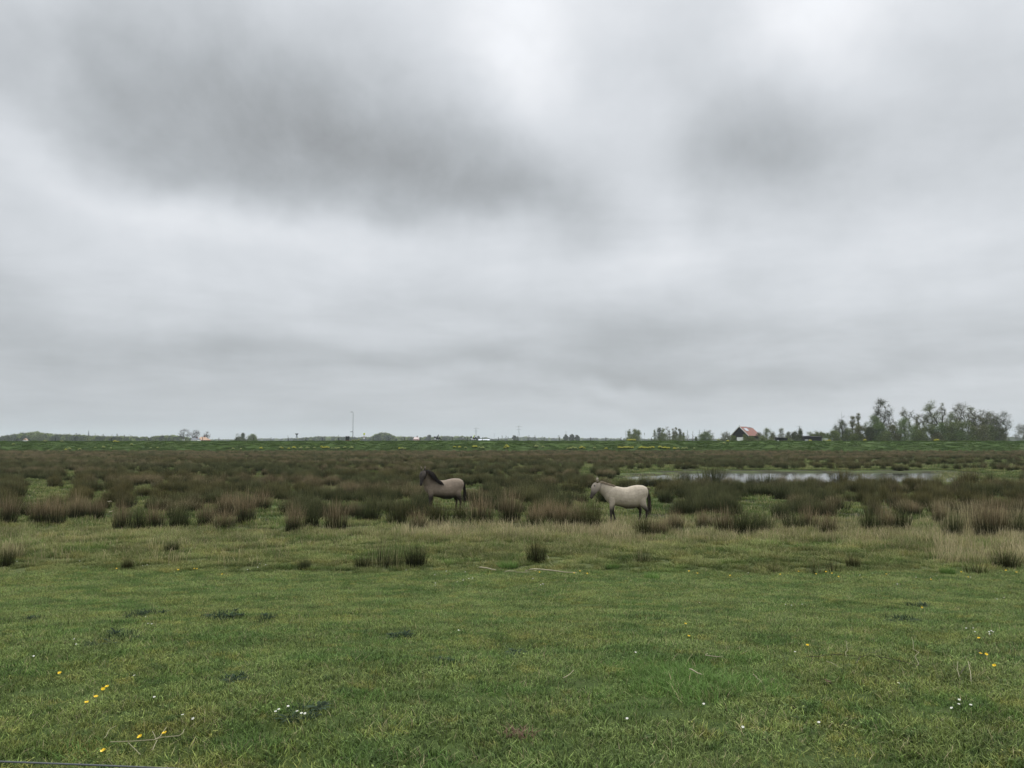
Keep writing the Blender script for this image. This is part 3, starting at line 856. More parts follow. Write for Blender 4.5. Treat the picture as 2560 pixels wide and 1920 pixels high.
def horse(label, loc, rz, scale, coat, face, neck, head, yaw, mane_len, mane_dark, legs, tail_len, pale_tail, leg_dark, face_mix=.45, crest_pale=0):
    root = empty('horse', loc, label, 'horse', 'horses standing in the rushes', rz); root.scale = (scale,) * 3
    mb = MB()
    tr = [(-.78, 1.02, .07, .10), (-.71, 1.03, .14, .19), (-.58, 1.02, .20, .29), (-.42, 1.005, .235, .345), (-.28, .975, .27, .345), (-.12, .945, .31, .350), (.05, .915, .345, .385),
          (.22, .925, .345, .405), (.38, .99, .315, .385), (.52, 1.05, .29, .340), (.66, 1.075, .25, .290), (.76, 1.07, .185, .225), (.82, 1.06, .10, .13)]
    loft(mb, [(a, 0, b) for a, b, c, d in tr], [(c, d) for a, b, c, d in tr], n=20)
    loft(mb, [p for p, r in neck], [r for p, r in neck], n=16)
    sd = Vector((math.sin(yaw), math.cos(yaw), 0))
    loft(mb, [p for p, r in head], [r for p, r in head], side=sd, n=14)
    H0 = Vector(head[0][0]); H1 = Vector(head[2][0]); Hd = (H1 - H0).normalized()
    hup = sd.cross(Hd); hup = hup if hup.z > 0 else -hup
    # ears
    for s_ in (-1, 1):
        b = H0 + sd * .07 * s_ + Vector((0, 0, .07))
        loft(mb, [b, b + sd * .02 * s_ + Vector((0, 0, .07)), b + sd * .032 * s_ + Vector((-.01, 0, .13)), b + sd * .035 * s_ + Vector((-.02, 0, .19))], [(.036, .030), (.046, .028), (.032, .02), (.007, .007)], n=8)
    for L in legs:
        loft(mb, [p for p, r in L], [r for p, r in L], n=10)
    def colf(c):
        base = np.array(coat) * np.ones((len(c), 3))
        z, x_, y_ = c[:, 2], c[:, 0], c[:, 1]
        dark = np.array((.022, .018, .015))
        f = smooth(leg_dark, leg_dark - .28, z)[:, None]
        base = base * (1 - f * .93) + dark * f * .93
        belly = (smooth(.74, .58, z) * smooth(-.6, -.3, x_) * .35)[:, None]
        base = base * (1 - belly)
        hd = np.array([Vector(p) for p, r in head])
        t = (c - np.array(H0)) @ np.array(Hd) / (Vector(head[-1][0]) - H0).length
        near = (np.linalg.norm(c - (hd[:, None, :][:, :, :]).min(0), axis=1) if False else np.min(np.linalg.norm(c[None] - hd[:, None], axis=2), 0)) < .17
        ff = np.where(near & (t > -.3), face_mix + (1 - face_mix) * smooth(.25, .8, t), 0)[:, None]
        base = base * (1 - ff) + np.array(face) * ff
        mz = np.where(near, smooth(.35, .8, t), 0)[:, None] * .9
        base = base * (1 - mz) + dark * mz
        ears = np.where(near & (z > H0.z + .12), .85, 0)[:, None]
        base = base * (1 - ears) + dark * 1.2 * ears
        dors = (smooth(.05, .02, np.abs(y_)) * smooth(1.24, 1.28, z) * .5)[:, None] * np.where(x_ > -.45, 1, 0)[:, None]
        return base * (1 - dors)
    one_skin(mb, 'body', .017, M['coat'], root, 5, colf)
    # eyes
    for s_ in (-1, 1):
        e = MB(); q = Vector(head[1][0]) + sd * (head[1][1][0] * .84) * s_ + hup * .045
        e.ball(q, .030); e.build('eye', M['eye'], root, True)
    # mane along the crest, falling to both sides, mostly the near one
    mm = MB(); crestp = []
    for i in range(len(neck)):
        p, r = neck[i]; p = Vector(p)
        t = (Vector(neck[min(i + 1, len(neck) - 1)][0]) - Vector(neck[max(i - 1, 0)][0])).normalized()
        up = Vector((0, 1, 0)).cross(t); up = up if up.z > 0 else -up
        crestp.append((p + up * r[1] * .92, t, up))
    for _ in range(520 if mane_len < .2 else 950):
        f = random.random() * (len(crestp) - 1); i = int(f); q = f - i
        p = crestp[i][0].lerp(crestp[min(i + 1, len(crestp) - 1)][0], q); up = crestp[i][2]
        sdv = -1 if random.random() < (.78 if mane_len < .2 else .6) else 1
        pale = random.random() > mane_dark
        L = mane_len * random.uniform(.6, 1.1) * (1 - .15 * q) * (.5 if pale and mane_dark > .5 else 1)
        strand(mm, p + Vector((random.uniform(-.02, .02), random.uniform(-.015, .015), 0)), up * .55 + Vector((.25 * random.uniform(-.4, 1.4), .8 * sdv, 0)), (.05, .1 * sdv, -1), L, .022 if mane_len < .2 else .034, 1 if pale else 0, Vector((1, random.uniform(-.3, .3), .3)).normalized())
    for _ in range(60 if mane_len < .2 else 130):
        p = H0 + Vector((random.uniform(-.02, .02), random.uniform(-.03, .03), .09))
        strand(mm, p, Hd * .6 + hup * .5, tuple(Hd * 1.0), .26 * min(1.2, mane_len / .2), .018, 1 if random.random() > mane_dark - .1 else 0, sd)
    for _ in range(crest_pale):
        f = random.uniform(.6, len(crestp) - 1.01); i = int(f); q = f - i
        p = crestp[i][0].lerp(crestp[min(i + 1, len(crestp) - 1)][0], q) + crestp[i][2] * .035
        strand(mm, p, Vector((random.uniform(.2, 1), -.5, .25)), (.3, -.25, -1), random.uniform(.07, .15), .03, 1, Vector((1, 0, .3)).normalized())
    mm.build('mane', [M['hair_dark'], M['hair_pale']], root)
    tm = MB()
    for _ in range(200):
        a = random.uniform(0, 6.28); q = random.random()
        p = Vector((.80 + .01 * q, .035 * math.cos(a), 1.22 + .03 * math.sin(a) - .12 * q))
        strand(tm, p, (.30 - .2 * q, .10 * math.cos(a), -.5 - .4 * q), (-.06 + .03 * math.sin(a), .05 * math.cos(a), -1), tail_len * random.uniform(.55, .95), .022, 1 if random.random() < .22 * pale_tail else 0, Vector((.8, random.uniform(-1, 1), 0)).normalized() * .8)
    for _ in range(int(70 * pale_tail)):
        strand(tm, (.77 + random.uniform(-.03, .03), random.uniform(-.04, .04), 1.26), (.8, random.uniform(-.4, .4), .35), (0, 0, -1), random.uniform(.10, .24), .024, 1)
    tm.build('tail', [M['hair_dark'], M['hair_pale']], root)
    return root

def foreleg(x, y, dx=0.0, kx=0.0):
    return [((x, y * .85, .92), (.10, .15)), ((x - .01 + kx * .3, y, .70), (.075, .10)), ((x - .02 + kx * .8, y, .56), (.062, .074)), ((x - .03 + kx, y, .43), (.050, .055)),
            ((x - .03 + kx + dx * .5, y, .28), (.034, .038)), ((x - .03 + kx + dx * .85, y, .13), (.040, .044)), ((x - .045 + kx + dx, y, .08), (.030, .033)), ((x - .06 + kx + dx, y, .04), (.045, .052)), ((x - .065 + kx + dx, y, 0), (.052, .060))]
def hindleg(x, y, dx=0.0):
    return [((x + .0, y * .7, 1.06), (.13, .21)), ((x - .02 + dx * .2, y * .95, .84), (.115, .17)), ((x + .02 + dx * .5, y, .68), (.092, .130)), ((x + .09 + dx * .8, y, .56), (.064, .084)),
            ((x + .14 + dx, y, .47), (.050, .064)), ((x + .135 + dx, y, .36), (.039, .046)), ((x + .12 + dx, y, .24), (.035, .039)), ((x + .115 + dx, y, .13), (.042, .046)), ((x + .09 + dx, y, .08), (.031, .034)), ((x + .075 + dx, y, .04), (.046, .052)), ((x + .07 + dx, y, 0), (.052, .060))]

def head_chain(p0, yaw, down):
    d = Vector((-math.cos(yaw) * math.cos(down), -math.sin(yaw) * math.cos(down), -math.sin(down)))
    p0 = Vector(p0)
    q = [(0, .080, .105), (.10, .098, .138), (.20, .092, .142), (.31, .066, .100), (.42, .050, .070), (.50, .050, .064), (.55, .046, .056), (.575, .030, .036)]
    return [(tuple(p0 + d * a * 1.04), (b * 1.10, c * 1.14)) for a, b, c in q]

p2h = ground(1564, 1309)
h2 = horse('pale beige dun horse standing side on with its head lowered a little', p2h, R(7), 1.0, (.48, .415, .32), (.20, .175, .145),
           [((-.50, 0, 1.07), (.17, .29)), ((-.66, 0, 1.17), (.145, .25)), ((-.82, -.01, 1.26), (.115, .20)), ((-.95, -.03, 1.345), (.095, .16)), ((-1.02, -.045, 1.395), (.085, .125))],
           head_chain((-1.03, -.05, 1.43), R(24), R(60)), R(24), .12, .12,
           [foreleg(-.50, -.15, .02, -.04), foreleg(-.46, .15, .10, .06), hindleg(.57, -.16, .03), hindleg(.50, .16, -.05)], 1.0, 1.0, .74, .62, 240)
p1h = ground(1108, 1281)
h1 = horse('dark grey brown horse with a thick dark mane, facing the photographer', p1h, R(14), 1.03, (.25, .198, .148), (.034, .029, .026),
           [((-.50, 0, 1.08), (.18, .29)), ((-.63, -.02, 1.24), (.155, .235)), ((-.73, -.07, 1.42), (.135, .20)), ((-.80, -.13, 1.56), (.12, .175)), ((-.84, -.17, 1.64), (.105, .14))],
           head_chain((-.85, -.19, 1.65), R(60), R(66)), R(60), .50, .95,
           [foreleg(-.52, -.15, .0, 0), foreleg(-.46, .15, .02, .02), hindleg(.57, -.16, -.02), hindleg(.50, .16, -.06)], .95, 0.0, .86, .85, 170)

# ------------------------------------------------------------------ trees
def env(kind, t):
    if kind == 'vase': return max(.10, math.sin(min(1, max(0, (t - .22) / .5)) * 1.57)) * math.sqrt(max(0, 1 - max(0, (t - .6) / .4) ** 2.5)) if t > .22 else .08
    if kind == 'round': return math.sqrt(max(0, 1 - (2 * t - 1.0) ** 2)) * .98 + .02
    if kind == 'bush': return math.sqrt(max(0, 1 - max(0, (t - .3) / .7) ** 2)) * (.75 + .25 * min(1, t / .3))
    if kind == 'oval': return math.sin(math.pi * min(1, .08 + t * .92)) ** .7
    if kind == 'poplar': return math.sin(math.pi * min(1, .1 + t * .9)) ** .5
    if kind == 'cone': return (1 - t) * .95 + .05
    if kind == 'top': return max(.06, math.sin(max(0, (t - .45)) / .55 * math.pi)) ** .6 if t > .45 else .08
    return .5

LEAFK = 4.0
def grow_tree(Ht, W, kind, clumps=46, leaves=26, leaf=.22, bare=0.0, seed=0, lean=0.0, twigs=5, bend=.12, clr=None):
    """returns (trunk MB, crown MB). Limbs are grown towards clump centres spread through the crown's envelope"""
    rd = random.Random(seed * 77 + 5)
    if seed < 500: clumps = int(clumps * 1.35)
    pts = []
    tries = 0
    while len(pts) < clumps and tries < 9000:
        tries += 1
        t = rd.uniform(.06 if kind in ('bush', 'round', 'cone') else .2, 1.0)
        er = env(kind, t) * W / 2
        q = er * rd.random() ** .45; a = rd.uniform(0, 6.283)
        p = Vector((q * math.cos(a) + lean * Ht * t * t, q * math.sin(a) * .9, t * Ht * .97))
        n_ = mnoise.noise(p * (2.6 / W) + Vector((seed, 0, 0)))
        if n_ < -.16 + rd.uniform(-.1, .1): continue
        if rd.random() > (er / (W / 2)) ** 1.2 + .15: continue
        pts.append(p)
    th = {'vase': .42, 'round': .3, 'bush': .12, 'oval': .6, 'poplar': .93, 'cone': .96, 'top': .6}[kind] * Ht
    nodes = [Vector((0, 0, -.3))]; par = [-1]
    nst = 6
    off = Vector((0, 0, 0))
    for i in range(1, nst + 1):
        z = th * i / nst
        off += Vector((rd.uniform(-1, 1), rd.uniform(-1, 1), 0)) * bend * W * .12
        nodes.append(Vector((off.x + lean * Ht * (z / Ht) ** 2, off.y, z))); par.append(len(nodes) - 2)
    ends = []
    pts.sort(key=lambda p: p.z + .5 * math.hypot(p.x, p.y))
    for p in pts:
        best = None; bd = 1e9
        for i, q in enumerate(nodes):
            if i == 0: continue
            d = (p - q).length
            slope = (p.z - q.z) / (d + 1e-6)
            c = d + (.9 * d if slope < .25 else 0) + (1.2 * d if slope < -.2 else 0) + .05 * i / len(nodes)
            if c < bd: bd = c; best = i
        q = nodes[best]; L = (p - q).length
        last = best; k = max(1, min(4, int(L / (Ht * .06)) + 1))
        for j in range(1, k + 1):
            t = j / k
            r_ = q.lerp(p, t) + Vector((rd.uniform(-1, 1), rd.uniform(-1, 1), rd.uniform(-.2, 1.0))) * L * .05 * math.sin(t * math.pi)
            nodes.append(r_); par.append(last); last = len(nodes) - 1
        ends.append(last)
    cnt = [0.0] * len(nodes)
    for e in ends:
        i = e
        while i >= 0: cnt[i] += 1; i = par[i]
    tot = max(cnt) or 1
    r0 = Ht * .021 + .03
    rad = [max(.018, r0 * (c / tot) ** .52) for c in cnt]
    rad[0] = r0 * 1.5
    tm = MB()
    for i in range(1, len(nodes)):
        a = nodes[par[i]]; b = nodes[i]
        if (a - b).length < 1e-4: continue
        ra = min(rad[par[i]], rad[i] * 1.35)
        tm.tube([a, b], [ra if par[i] > nst else rad[par[i]], rad[i]], 5 if rad[i] > .06 else 3, cap=False)
    cm = MB(); csz = W * .11 + .28
    for e in ends:
        c = nodes[e]; back = (c - nodes[par[e]]).normalized()
        for _ in range(twigs):
            d = (back * .8 + Vector((rd.uniform(-1, 1), rd.uniform(-1, 1), rd.uniform(-.2, 1.1)))).normalized()
            L = csz * rd.uniform(.7, 1.7)
            tm.tube([c, c + d * L * .5 + Vector((0, 0, .04 * L)), c + d * L], [.022, .017, .008], 3, cap=False)
        nl = int(leaves * LEAFK * rd.uniform(.3, 1.5) * (1 - bare))
        for _ in range(nl):
            d = Vector((rd.gauss(0, 1), rd.gauss(0, 1), rd.gauss(.1, .85))) * csz * .62
            p = c + d; s_ = leaf * 1.0 * rd.uniform(.5, 1.3)
            u = Vector((rd.uniform(-1, 1), rd.uniform(-1, 1), rd.uniform(-1, 1))).normalized()
            v_ = u.cross(Vector((rd.uniform(-1, 1), rd.uniform(-1, 1), rd.uniform(-1, 1)))).normalized() * .6
            cm.add([p - u * s_ * .5, p + v_ * s_ * .5, p + u * s_ * .5, p - v_ * s_ * .5], [(0, 1, 2, 3)], rd.random(), rd.random())
    return tm, cm

tree_no = 0
def tree(px, topy, wpx, kind, Y, leafm, label, name='tree', cat='tree', group=None, base=0.0, bark='bark', side=0.0, **kw):
    global tree_no
    tree_no += 1
    p = at(px, 1100, Y); p.z = base
    top = at(px, topy, Y).z; Ht = top - base
    W = wpx / F * Y
    tm, cm = grow_tree(Ht, W, kind, seed=tree_no, **kw)
    root = empty(name, p, label, cat, group)
    tm.build('trunk', M[bark], root)
    if cm.v: cm.build('crown', M[leafm], root)
    return root

GW = 'trees of the wood behind the barn'
WOOD = [
 (2103, 1052, 40, 'round', 300, 'leaf_dark', 'bushy dark tree at the left end of the wood with a bare snag above', dict(clumps=60, leaves=24)),
 (2106, 1022, 16, 'poplar', 301, 'leaf_dark', 'bare spindly snag at the left end of the wood', dict(clumps=26, leaves=3, bare=.6, twigs=3)),
 (2132, 1038, 17, 'poplar', 303, 'leaf_brown', 'narrow brownish tree, shorter of the two spires in the wood', dict(clumps=36, leaves=22)),
 (2147, 1030, 15, 'poplar', 305, 'leaf_brown', 'narrow brownish tree, taller of the two spires in the wood', dict(clumps=36, leaves=22)),
 (2166, 1049, 22, 'oval', 302, 'leaf_olive', 'low olive tree just right of the two narrow spires', dict(clumps=40, leaves=22)),
 (2186, 1036, 36, 'oval', 300, 'leaf_green', 'leafy green tree left of the tallest tree', dict(clumps=80, leaves=36)),
 (2208, 996, 46, 'vase', 304, 'leaf_dark', 'tallest tree of the wood, dark with an upswept vase shaped crown', dict(clumps=110, leaves=11, leaf=.22, twigs=7)),
 (2236, 1036, 24, 'vase', 308, 'leaf_brown', 'thin arching tree right of the tallest one', dict(clumps=34, leaves=7, bare=.3)),
 (2262, 1017, 26, 'oval', 304, 'leaf_brown', 'brown topped tree in the middle left of the wood', dict(clumps=60, leaves=14)),
 (2284, 1026, 30, 'vase', 309, 'leaf_olive', 'nearly bare tree with arching limbs in the middle of the wood', dict(clumps=40, leaves=5, bare=.4)),
 (2304, 1028, 26, 'vase', 304, 'leaf_brown', 'twiggy brown tree left of the open crowned one', dict(clumps=50, leaves=10)),
 (2333, 1001, 42, 'top', 303, 'leaf_olive', 'tall tree with an open rounded crown on a bare trunk', dict(clumps=90, leaves=15, leaf=.22)),
 (2358, 1006, 20, 'poplar', 306, 'leaf_brown', 'tall narrow tree touching the open rounded crown', dict(clumps=50, leaves=16)),
 (2382, 1030, 38, 'oval', 300, 'leaf_olive', 'olive tree between the narrow one and the broadest one', dict(clumps=80, leaves=22)),
 (2408, 1004, 50, 'vase', 303, 'leaf_brown', 'broadest brownish tree of the wood', dict(clumps=100, leaves=13, leaf=.22)),
 (2432, 1014, 24, 'vase', 306, 'leaf_olive', 'narrow tree leaning against the right side of the broadest one', dict(clumps=44, leaves=13, leaf=.22)),
 (2450, 1022, 42, 'vase', 305, 'leaf_brown', 'brown tree right of the broadest one', dict(clumps=90, leaves=18)),
 (2476, 1030, 40, 'vase', 301, 'leaf_brown', 'dense brown tree second from the right end of the wood', dict(clumps=90, leaves=24)),
 (2506, 1030, 42, 'vase', 299, 'leaf_dark', 'dark tree with crooked limbs leaning out at the right end of the wood', dict(clumps=70, leaves=14, lean=.05)),
]
for (px, ty, w_, kd_, Y, lm, lab, kw) in WOOD:
    tree(px, ty, w_, kd_, Y, lm, lab, group=GW, **kw)
UND = [(2086, 1078, 30, 'leaf_olive'), (2122, 1070, 34, 'leaf_olive'), (2150, 1064, 34, 'leaf_brown'), (2176, 1066, 30, 'leaf_dark'), (2200, 1058, 40, 'leaf_green'), (2232, 1064, 40, 'leaf_brown'),
       (2262, 1046, 46, 'leaf_green'), (2294, 1062, 36, 'leaf_olive'), (2322, 1060, 38, 'leaf_olive'), (2352, 1058, 40, 'leaf_green'), (2382, 1058, 44, 'leaf_olive'), (2416, 1056, 50, 'leaf_olive'),
       (2448, 1058, 44, 'leaf_brown'), (2478, 1062, 40, 'leaf_olive'), (2500, 1068, 36, 'leaf_pale'), (2302, 1080, 34, 'leaf_olive'), (2345, 1082, 34, 'leaf_brown'), (2400, 1078, 50, 'leaf_green'), (2215, 1082, 40, 'leaf_olive'), (2440, 1080, 46, 'leaf_olive'), (2180, 1084, 30, 'leaf_olive'), (2140, 1086, 34, 'leaf_olive')]
ul = {'leaf_olive': 'olive', 'leaf_brown': 'brownish', 'leaf_dark': 'dark', 'leaf_green': 'green', 'leaf_pale': 'pale grey green'}
for i, (px, ty, w_, lm) in enumerate(UND):
    pos_ = 'under the left end of the wood' if px < 2170 else 'below the tallest tree' if px < 2250 else 'under the middle of the wood' if px < 2370 else 'below the broadest tree' if px < 2450 else 'under the right end of the wood'
    tree(px, ty, w_, 'bush', 294 + (i * 5) % 6, lm, ul[lm] + (' tall' if ty < 1070 else ' low') + ' undergrowth shrub ' + pos_, name='shrub', cat='shrub', group='undergrowth shrubs of the wood', clumps=60, leaves=34, leaf=.26, twigs=4)
MID = [
 (1573, 1072, 11, 'poplar', 420, 'leaf_olive', 'slender curved tree left in the first clump beyond the dike', dict(clumps=30, leaves=22, lean=.03)),
 (1590, 1074, 24, 'vase', 418, 'leaf_olive', 'forked olive tree right in the first clump beyond the dike', dict(clumps=56, leaves=26)),
 (1582, 1086, 40, 'bush', 415, 'leaf_olive', 'low olive bush at the foot of the first clump beyond the dike', dict(clumps=60, leaves=32)),
 (1637, 1074, 9, 'poplar', 430, 'leaf_olive', 'thin tree at the left end of the poplar row', dict(clumps=26, leaves=16)),
 (1648, 1067, 13, 'poplar', 432, 'leaf_dark', 'tallest dark poplar of the row beyond the dike', dict(clumps=44, leaves=24)),
 (1658, 1070, 13, 'poplar', 430, 'leaf_olive', 'poplar right of the tallest dark one', dict(clumps=40, leaves=24)),
 (1668, 1066, 14, 'vase', 440, 'leaf_pale', 'bare pale tree in the poplar row', dict(clumps=34, leaves=4, bare=.4)),
 (1674, 1074, 8, 'poplar', 436, 'leaf_pale', 'slim pale tree in the poplar row', dict(clumps=24, leaves=6)),
 (1683, 1071, 9, 'poplar', 431, 'leaf_brown', 'brown poplar in the right half of the row', dict(clumps=34, leaves=24)),
 (1690, 1067, 7, 'poplar', 433, 'leaf_brown', 'pointed brown poplar in the right half of the row', dict(clumps=34, leaves=22)),
 (1699, 1072, 11, 'poplar', 430, 'leaf_dark', 'dark poplar near the right end of the row', dict(clumps=36, leaves=24)),
 (1709, 1081, 8, 'poplar', 430, 'leaf_olive', 'short poplar ending the row', dict(clumps=24, leaves=20)),
 (1660, 1088, 52, 'bush', 428, 'leaf_olive', 'low bush under the left half of the poplar row', dict(clumps=50, leaves=26)),
 (1697, 1089, 40, 'bush', 427, 'leaf_olive', 'low bush under the right half of the poplar row', dict(clumps=44, leaves=26)),
 (1719, 1072, 8, 'poplar', 440, 'leaf_pale', 'bare thin tree just right of the poplar row', dict(clumps=20, leaves=2, bare=.5)),
 (1732, 1076, 7, 'poplar', 450, 'leaf_pale', 'faint bare thin tree between poplar row and round green bush', dict(clumps=18, leaves=1, bare=.6)),
 (1740, 1091, 9, 'cone', 430, 'leaf_dark', 'small dark cone shaped tree left of the round green bush', dict(clumps=30, leaves=24)),
 (1763, 1081, 34, 'round', 380, 'leaf_green', 'round green bush standing alone behind the dike', dict(clumps=70, leaves=34)),
 (1774, 1076, 22, 'round', 400, 'leaf_pale', 'bare rounded tree behind the round green bush', dict(clumps=60, leaves=3, bare=.3)),
 (1816, 1081, 30, 'bush', 305, 'leaf_pale', 'pale green shrub left of the barn', dict(clumps=60, leaves=16)),
 (1833, 1088, 16, 'bush', 292, 'leaf_olive', 'olive bush against the left corner of the barn', dict(clumps=40, leaves=26)),
 (1862, 1086, 16, 'bush', 289, 'leaf_olive', 'olive bush in front of the barn roof corner', dict(clumps=40, leaves=24)),
 (1880, 1090, 20, 'bush', 288, 'leaf_olive', 'low olive bush before the long side of the barn', dict(clumps=40, leaves=26)),
 (1898, 1080, 16, 'bush', 296, 'leaf_pale', 'pale shrub at the right corner of the barn', dict(clumps=44, leaves=14)),
 (1918, 1071, 24, 'oval', 310, 'leaf_olive', 'loose olive tree right of the barn', dict(clumps=60, leaves=18)),
 (1934, 1079, 16, 'oval', 305, 'leaf_pale', 'pale tree second right of the barn', dict(clumps=44, leaves=16)),
 (1953, 1071, 15, 'vase', 315, 'leaf_pale', 'pale upswept tree between the barn and the dark shed', dict(clumps=44, leaves=12)),
 (1971, 1080, 16, 'oval', 305, 'leaf_pale', 'pale green tree left of the dark pointed one', dict(clumps=44, leaves=20)),
 (1988, 1080, 24, 'bush', 304, 'leaf_dark', 'dark bushy tree left of the long shed', dict(clumps=56, leaves=32)),
 (2001, 1069, 17, 'cone', 308, 'leaf_dark', 'dark pointed tree left of the long shed', dict(clumps=60, leaves=28)),
 (2025, 1079, 18, 'round', 330, 'leaf_olive', 'grey olive round tree, left of three behind the long shed', dict(clumps=50, leaves=26)),
 (2040, 1078, 18, 'round', 332, 'leaf_olive', 'grey olive round tree, middle of three behind the long shed', dict(clumps=50, leaves=26)),
 (2055, 1080, 20, 'round', 331, 'leaf_olive', 'grey olive round tree, right of three behind the long shed', dict(clumps=50, leaves=26)),
 (2070, 1083, 22, 'bush', 298, 'leaf_green', 'green bush right of the long shed', dict(clumps=50, leaves=28)),
 (1968, 1094, 26, 'bush', 292, 'leaf_olive', 'low bush between the two sheds', dict(clumps=36, leaves=26)),
 (1915, 1092, 40, 'bush', 293, 'leaf_olive', 'low hedge like bush left of the small shed', dict(clumps=50, leaves=26)),
 (2556, 1060, 34, 'round', 300, 'leaf_pale', 'pale loose tree cut by the right edge of the photo', dict(clumps=70, leaves=9)),
 (461, 1073, 27, 'vase', 560, 'leaf_brown', 'leftmost bare round tree beside the orange roofed house', dict(clumps=90, leaves=0, bare=1, twigs=8)),
 (485, 1076, 30, 'vase', 565, 'leaf_brown', 'middle bare tree rising behind the white annex', dict(clumps=90, leaves=0, bare=1, twigs=8)),
 (515, 1079, 21, 'vase', 575, 'leaf_brown', 'bare round tree rising behind the orange roof', dict(clumps=80, leaves=0, bare=1, twigs=8)),
 (594, 1084, 14, 'vase', 700, 'leaf_olive', 'thin bare tree left in the lone clump far beyond the dike', dict(clumps=40, leaves=4)),
 (607, 1084, 18, 'cone', 700, 'leaf_dark', 'pointed dark tree in the lone clump far beyond the dike', dict(clumps=60, leaves=34, leaf=.4)),
 (599, 1093, 22, 'bush', 690, 'leaf_dark', 'low dark bush in the lone clump far beyond the dike', dict(clumps=50, leaves=34, leaf=.4)),
 (629, 1087, 26, 'round', 705, 'leaf_olive', 'rounded pale tree right in the lone clump far beyond the dike', dict(clumps=70, leaves=34, leaf=.4)),
 (1415, 1087, 11, 'round', 1100, 'leaf_far', 'left of three small round far trees near the middle of the horizon', dict(clumps=40, leaves=40, leaf=.7)),
 (1429, 1086, 12, 'round', 1100, 'leaf_far', 'middle of three small round far trees near the middle of the horizon', dict(clumps=40, leaves=40, leaf=.7)),
 (1443, 1089, 11, 'round', 1110, 'leaf_far', 'right of three small round far trees near the middle of the horizon', dict(clumps=40, leaves=40, leaf=.7)),
 (1073, 1086, 9, 'round', 1300, 'leaf_far', 'small round far tree left of the first motorcycle', dict(clumps=40, leaves=40, leaf=.8)),
 (1285, 1088, 10, 'round', 1150, 'leaf_far', 'dark round far tree by the second pylon', dict(clumps=40, leaves=40, leaf=.7)),
 (1294, 1092, 7, 'cone', 1150, 'leaf_far', 'small pointed far tree by the second pylon', dict(clumps=30, leaves=40, leaf=.7)),
 (1196, 1091, 8, 'round', 1300, 'leaf_far', 'small round far tree above the white greenhouse', dict(clumps=40, leaves=40, leaf=.8)),
]
for (px, ty, w_, kd_, Y, lm, lab, kw) in MID:
    nm = 'shrub' if 'bush' in lab.split(' with')[0] or 'shrub' in lab else 'tree'
    tree(px, ty, w_, kd_, Y, lm, lab, name=nm, cat=nm, group=None, bark='palebark' if lm == 'leaf_pale' else 'bark', **kw)

# far woods that read as one mass
def far_proto(kind, sd, lf):
    tm, cm = grow_tree(10, 9 if kind != 'poplar' else 3.5, kind, clumps=42, leaves=16, leaf=1.0, seed=sd, twigs=2)
    mb = MB(); mb.join(cm, 0); mb.join(tm, 1)
    return mb.mesh('far_tree', [M[lf], M['bark']])
fp = [far_proto('round', 501, 'leaf_far'), far_proto('bush', 502, 'leaf_far'), far_proto('oval', 503, 'leaf_far'), far_proto('round', 504, 'leaf_olive'), far_proto('bush', 505, 'leaf_olive'), far_proto('poplar', 506, 'leaf_far'), far_proto('vase', 507, 'leaf_far')]
def far_wood(name, prof, Y, depth, n, label, kinds=(0, 1, 2, 3, 4), jit=.18):
    px = rng.uniform(prof[0][0], prof[-1][0], n); Ys = Y + rng.random(n) ** 1.5 * depth
    top = np.interp(px, [p[0] for p in prof], [p[1] for p in prof])
    ht = (3 + (1100 - top) * Ys / F) / 10.6
    ht = np.where(ht < .3, .3, ht) * rng.uniform(1 - jit * 1.6, 1.03 + jit * .25, n)
    X = (px - 1280) / F * Ys
    sc = np.stack([ht * rng.uniform(.8, 1.5, n), ht * rng.uniform(.8, 1.5, n), ht], 1)
    o = scatter(name, np.stack([X, Ys, np.zeros(n)], 1), fp, np.array(kinds)[rng.integers(0, len(kinds), n)], rng.uniform(0, 6.28, n), sc, rng.random(n))
    tag(o, label, 'wood')
far_wood('far_wood', [(-160, 1088), (-40, 1093), (0, 1093), (20, 1089), (50, 1084), (90, 1081), (110, 1083), (150, 1086), (200, 1088), (250, 1090), (300, 1091), (372, 1093)], 850, 120, 620, 'grey green wood along the horizon at the far left')
far_wood('far_wood', [(372, 1094), (392, 1091), (410, 1089), (432, 1089), (465, 1092), (484, 1097)], 950, 90, 150, 'low rounded wood behind the orange roofed house')
far_wood('far_wood', [(484, 1099), (560, 1098), (640, 1096), (700, 1096), (735, 1095)], 2300, 200, 260, 'faint blue grey tree line right of the orange roofed house')
far_wood('far_wood', [(735, 1096), (765, 1094), (800, 1091), (850, 1092), (900, 1093), (930, 1093)], 1500, 150, 260, 'blue grey tree line behind the dark cabinet and the lamp post')
far_wood('far_wood', [(926, 1094), (940, 1087), (958, 1082), (975, 1086), (992, 1093)], 1150, 60, 90, 'domed clump of trees right of the yellow sign', jit=.1)
far_wood('far_wood', [(990, 1092), (1010, 1092), (1050, 1093), (1080, 1092), (1110, 1091), (1160, 1091), (1184, 1094)], 1300, 120, 260, 'green grey tree line behind the motorcycles')
far_wood('far_wood', [(1184, 1097), (1206, 1094), (1220, 1094), (1236, 1098)], 1500, 60, 50, 'low dark clump behind the white greenhouse')
far_wood('far_wood', [(1236, 1097), (1280, 1095), (1310, 1092), (1335, 1093), (1400, 1096), (1480, 1095), (1560, 1096), (1640, 1097), (1830, 1097)], 2200, 250, 620, 'blue grey tree line along the middle of the horizon')
far_wood('far_wood', [(2480, 1095), (2520, 1092), (2545, 1093), (2600, 1094), (2760, 1093)], 1700, 150, 150, 'blue grey tree line at the far right')
far_wood('far_wood', [(1240, 1098), (1700, 1098), (2200, 1098), (2700, 1097), (3000, 1096)], 3000, 300, 500, 'faintest tree line on the right half of the horizon')
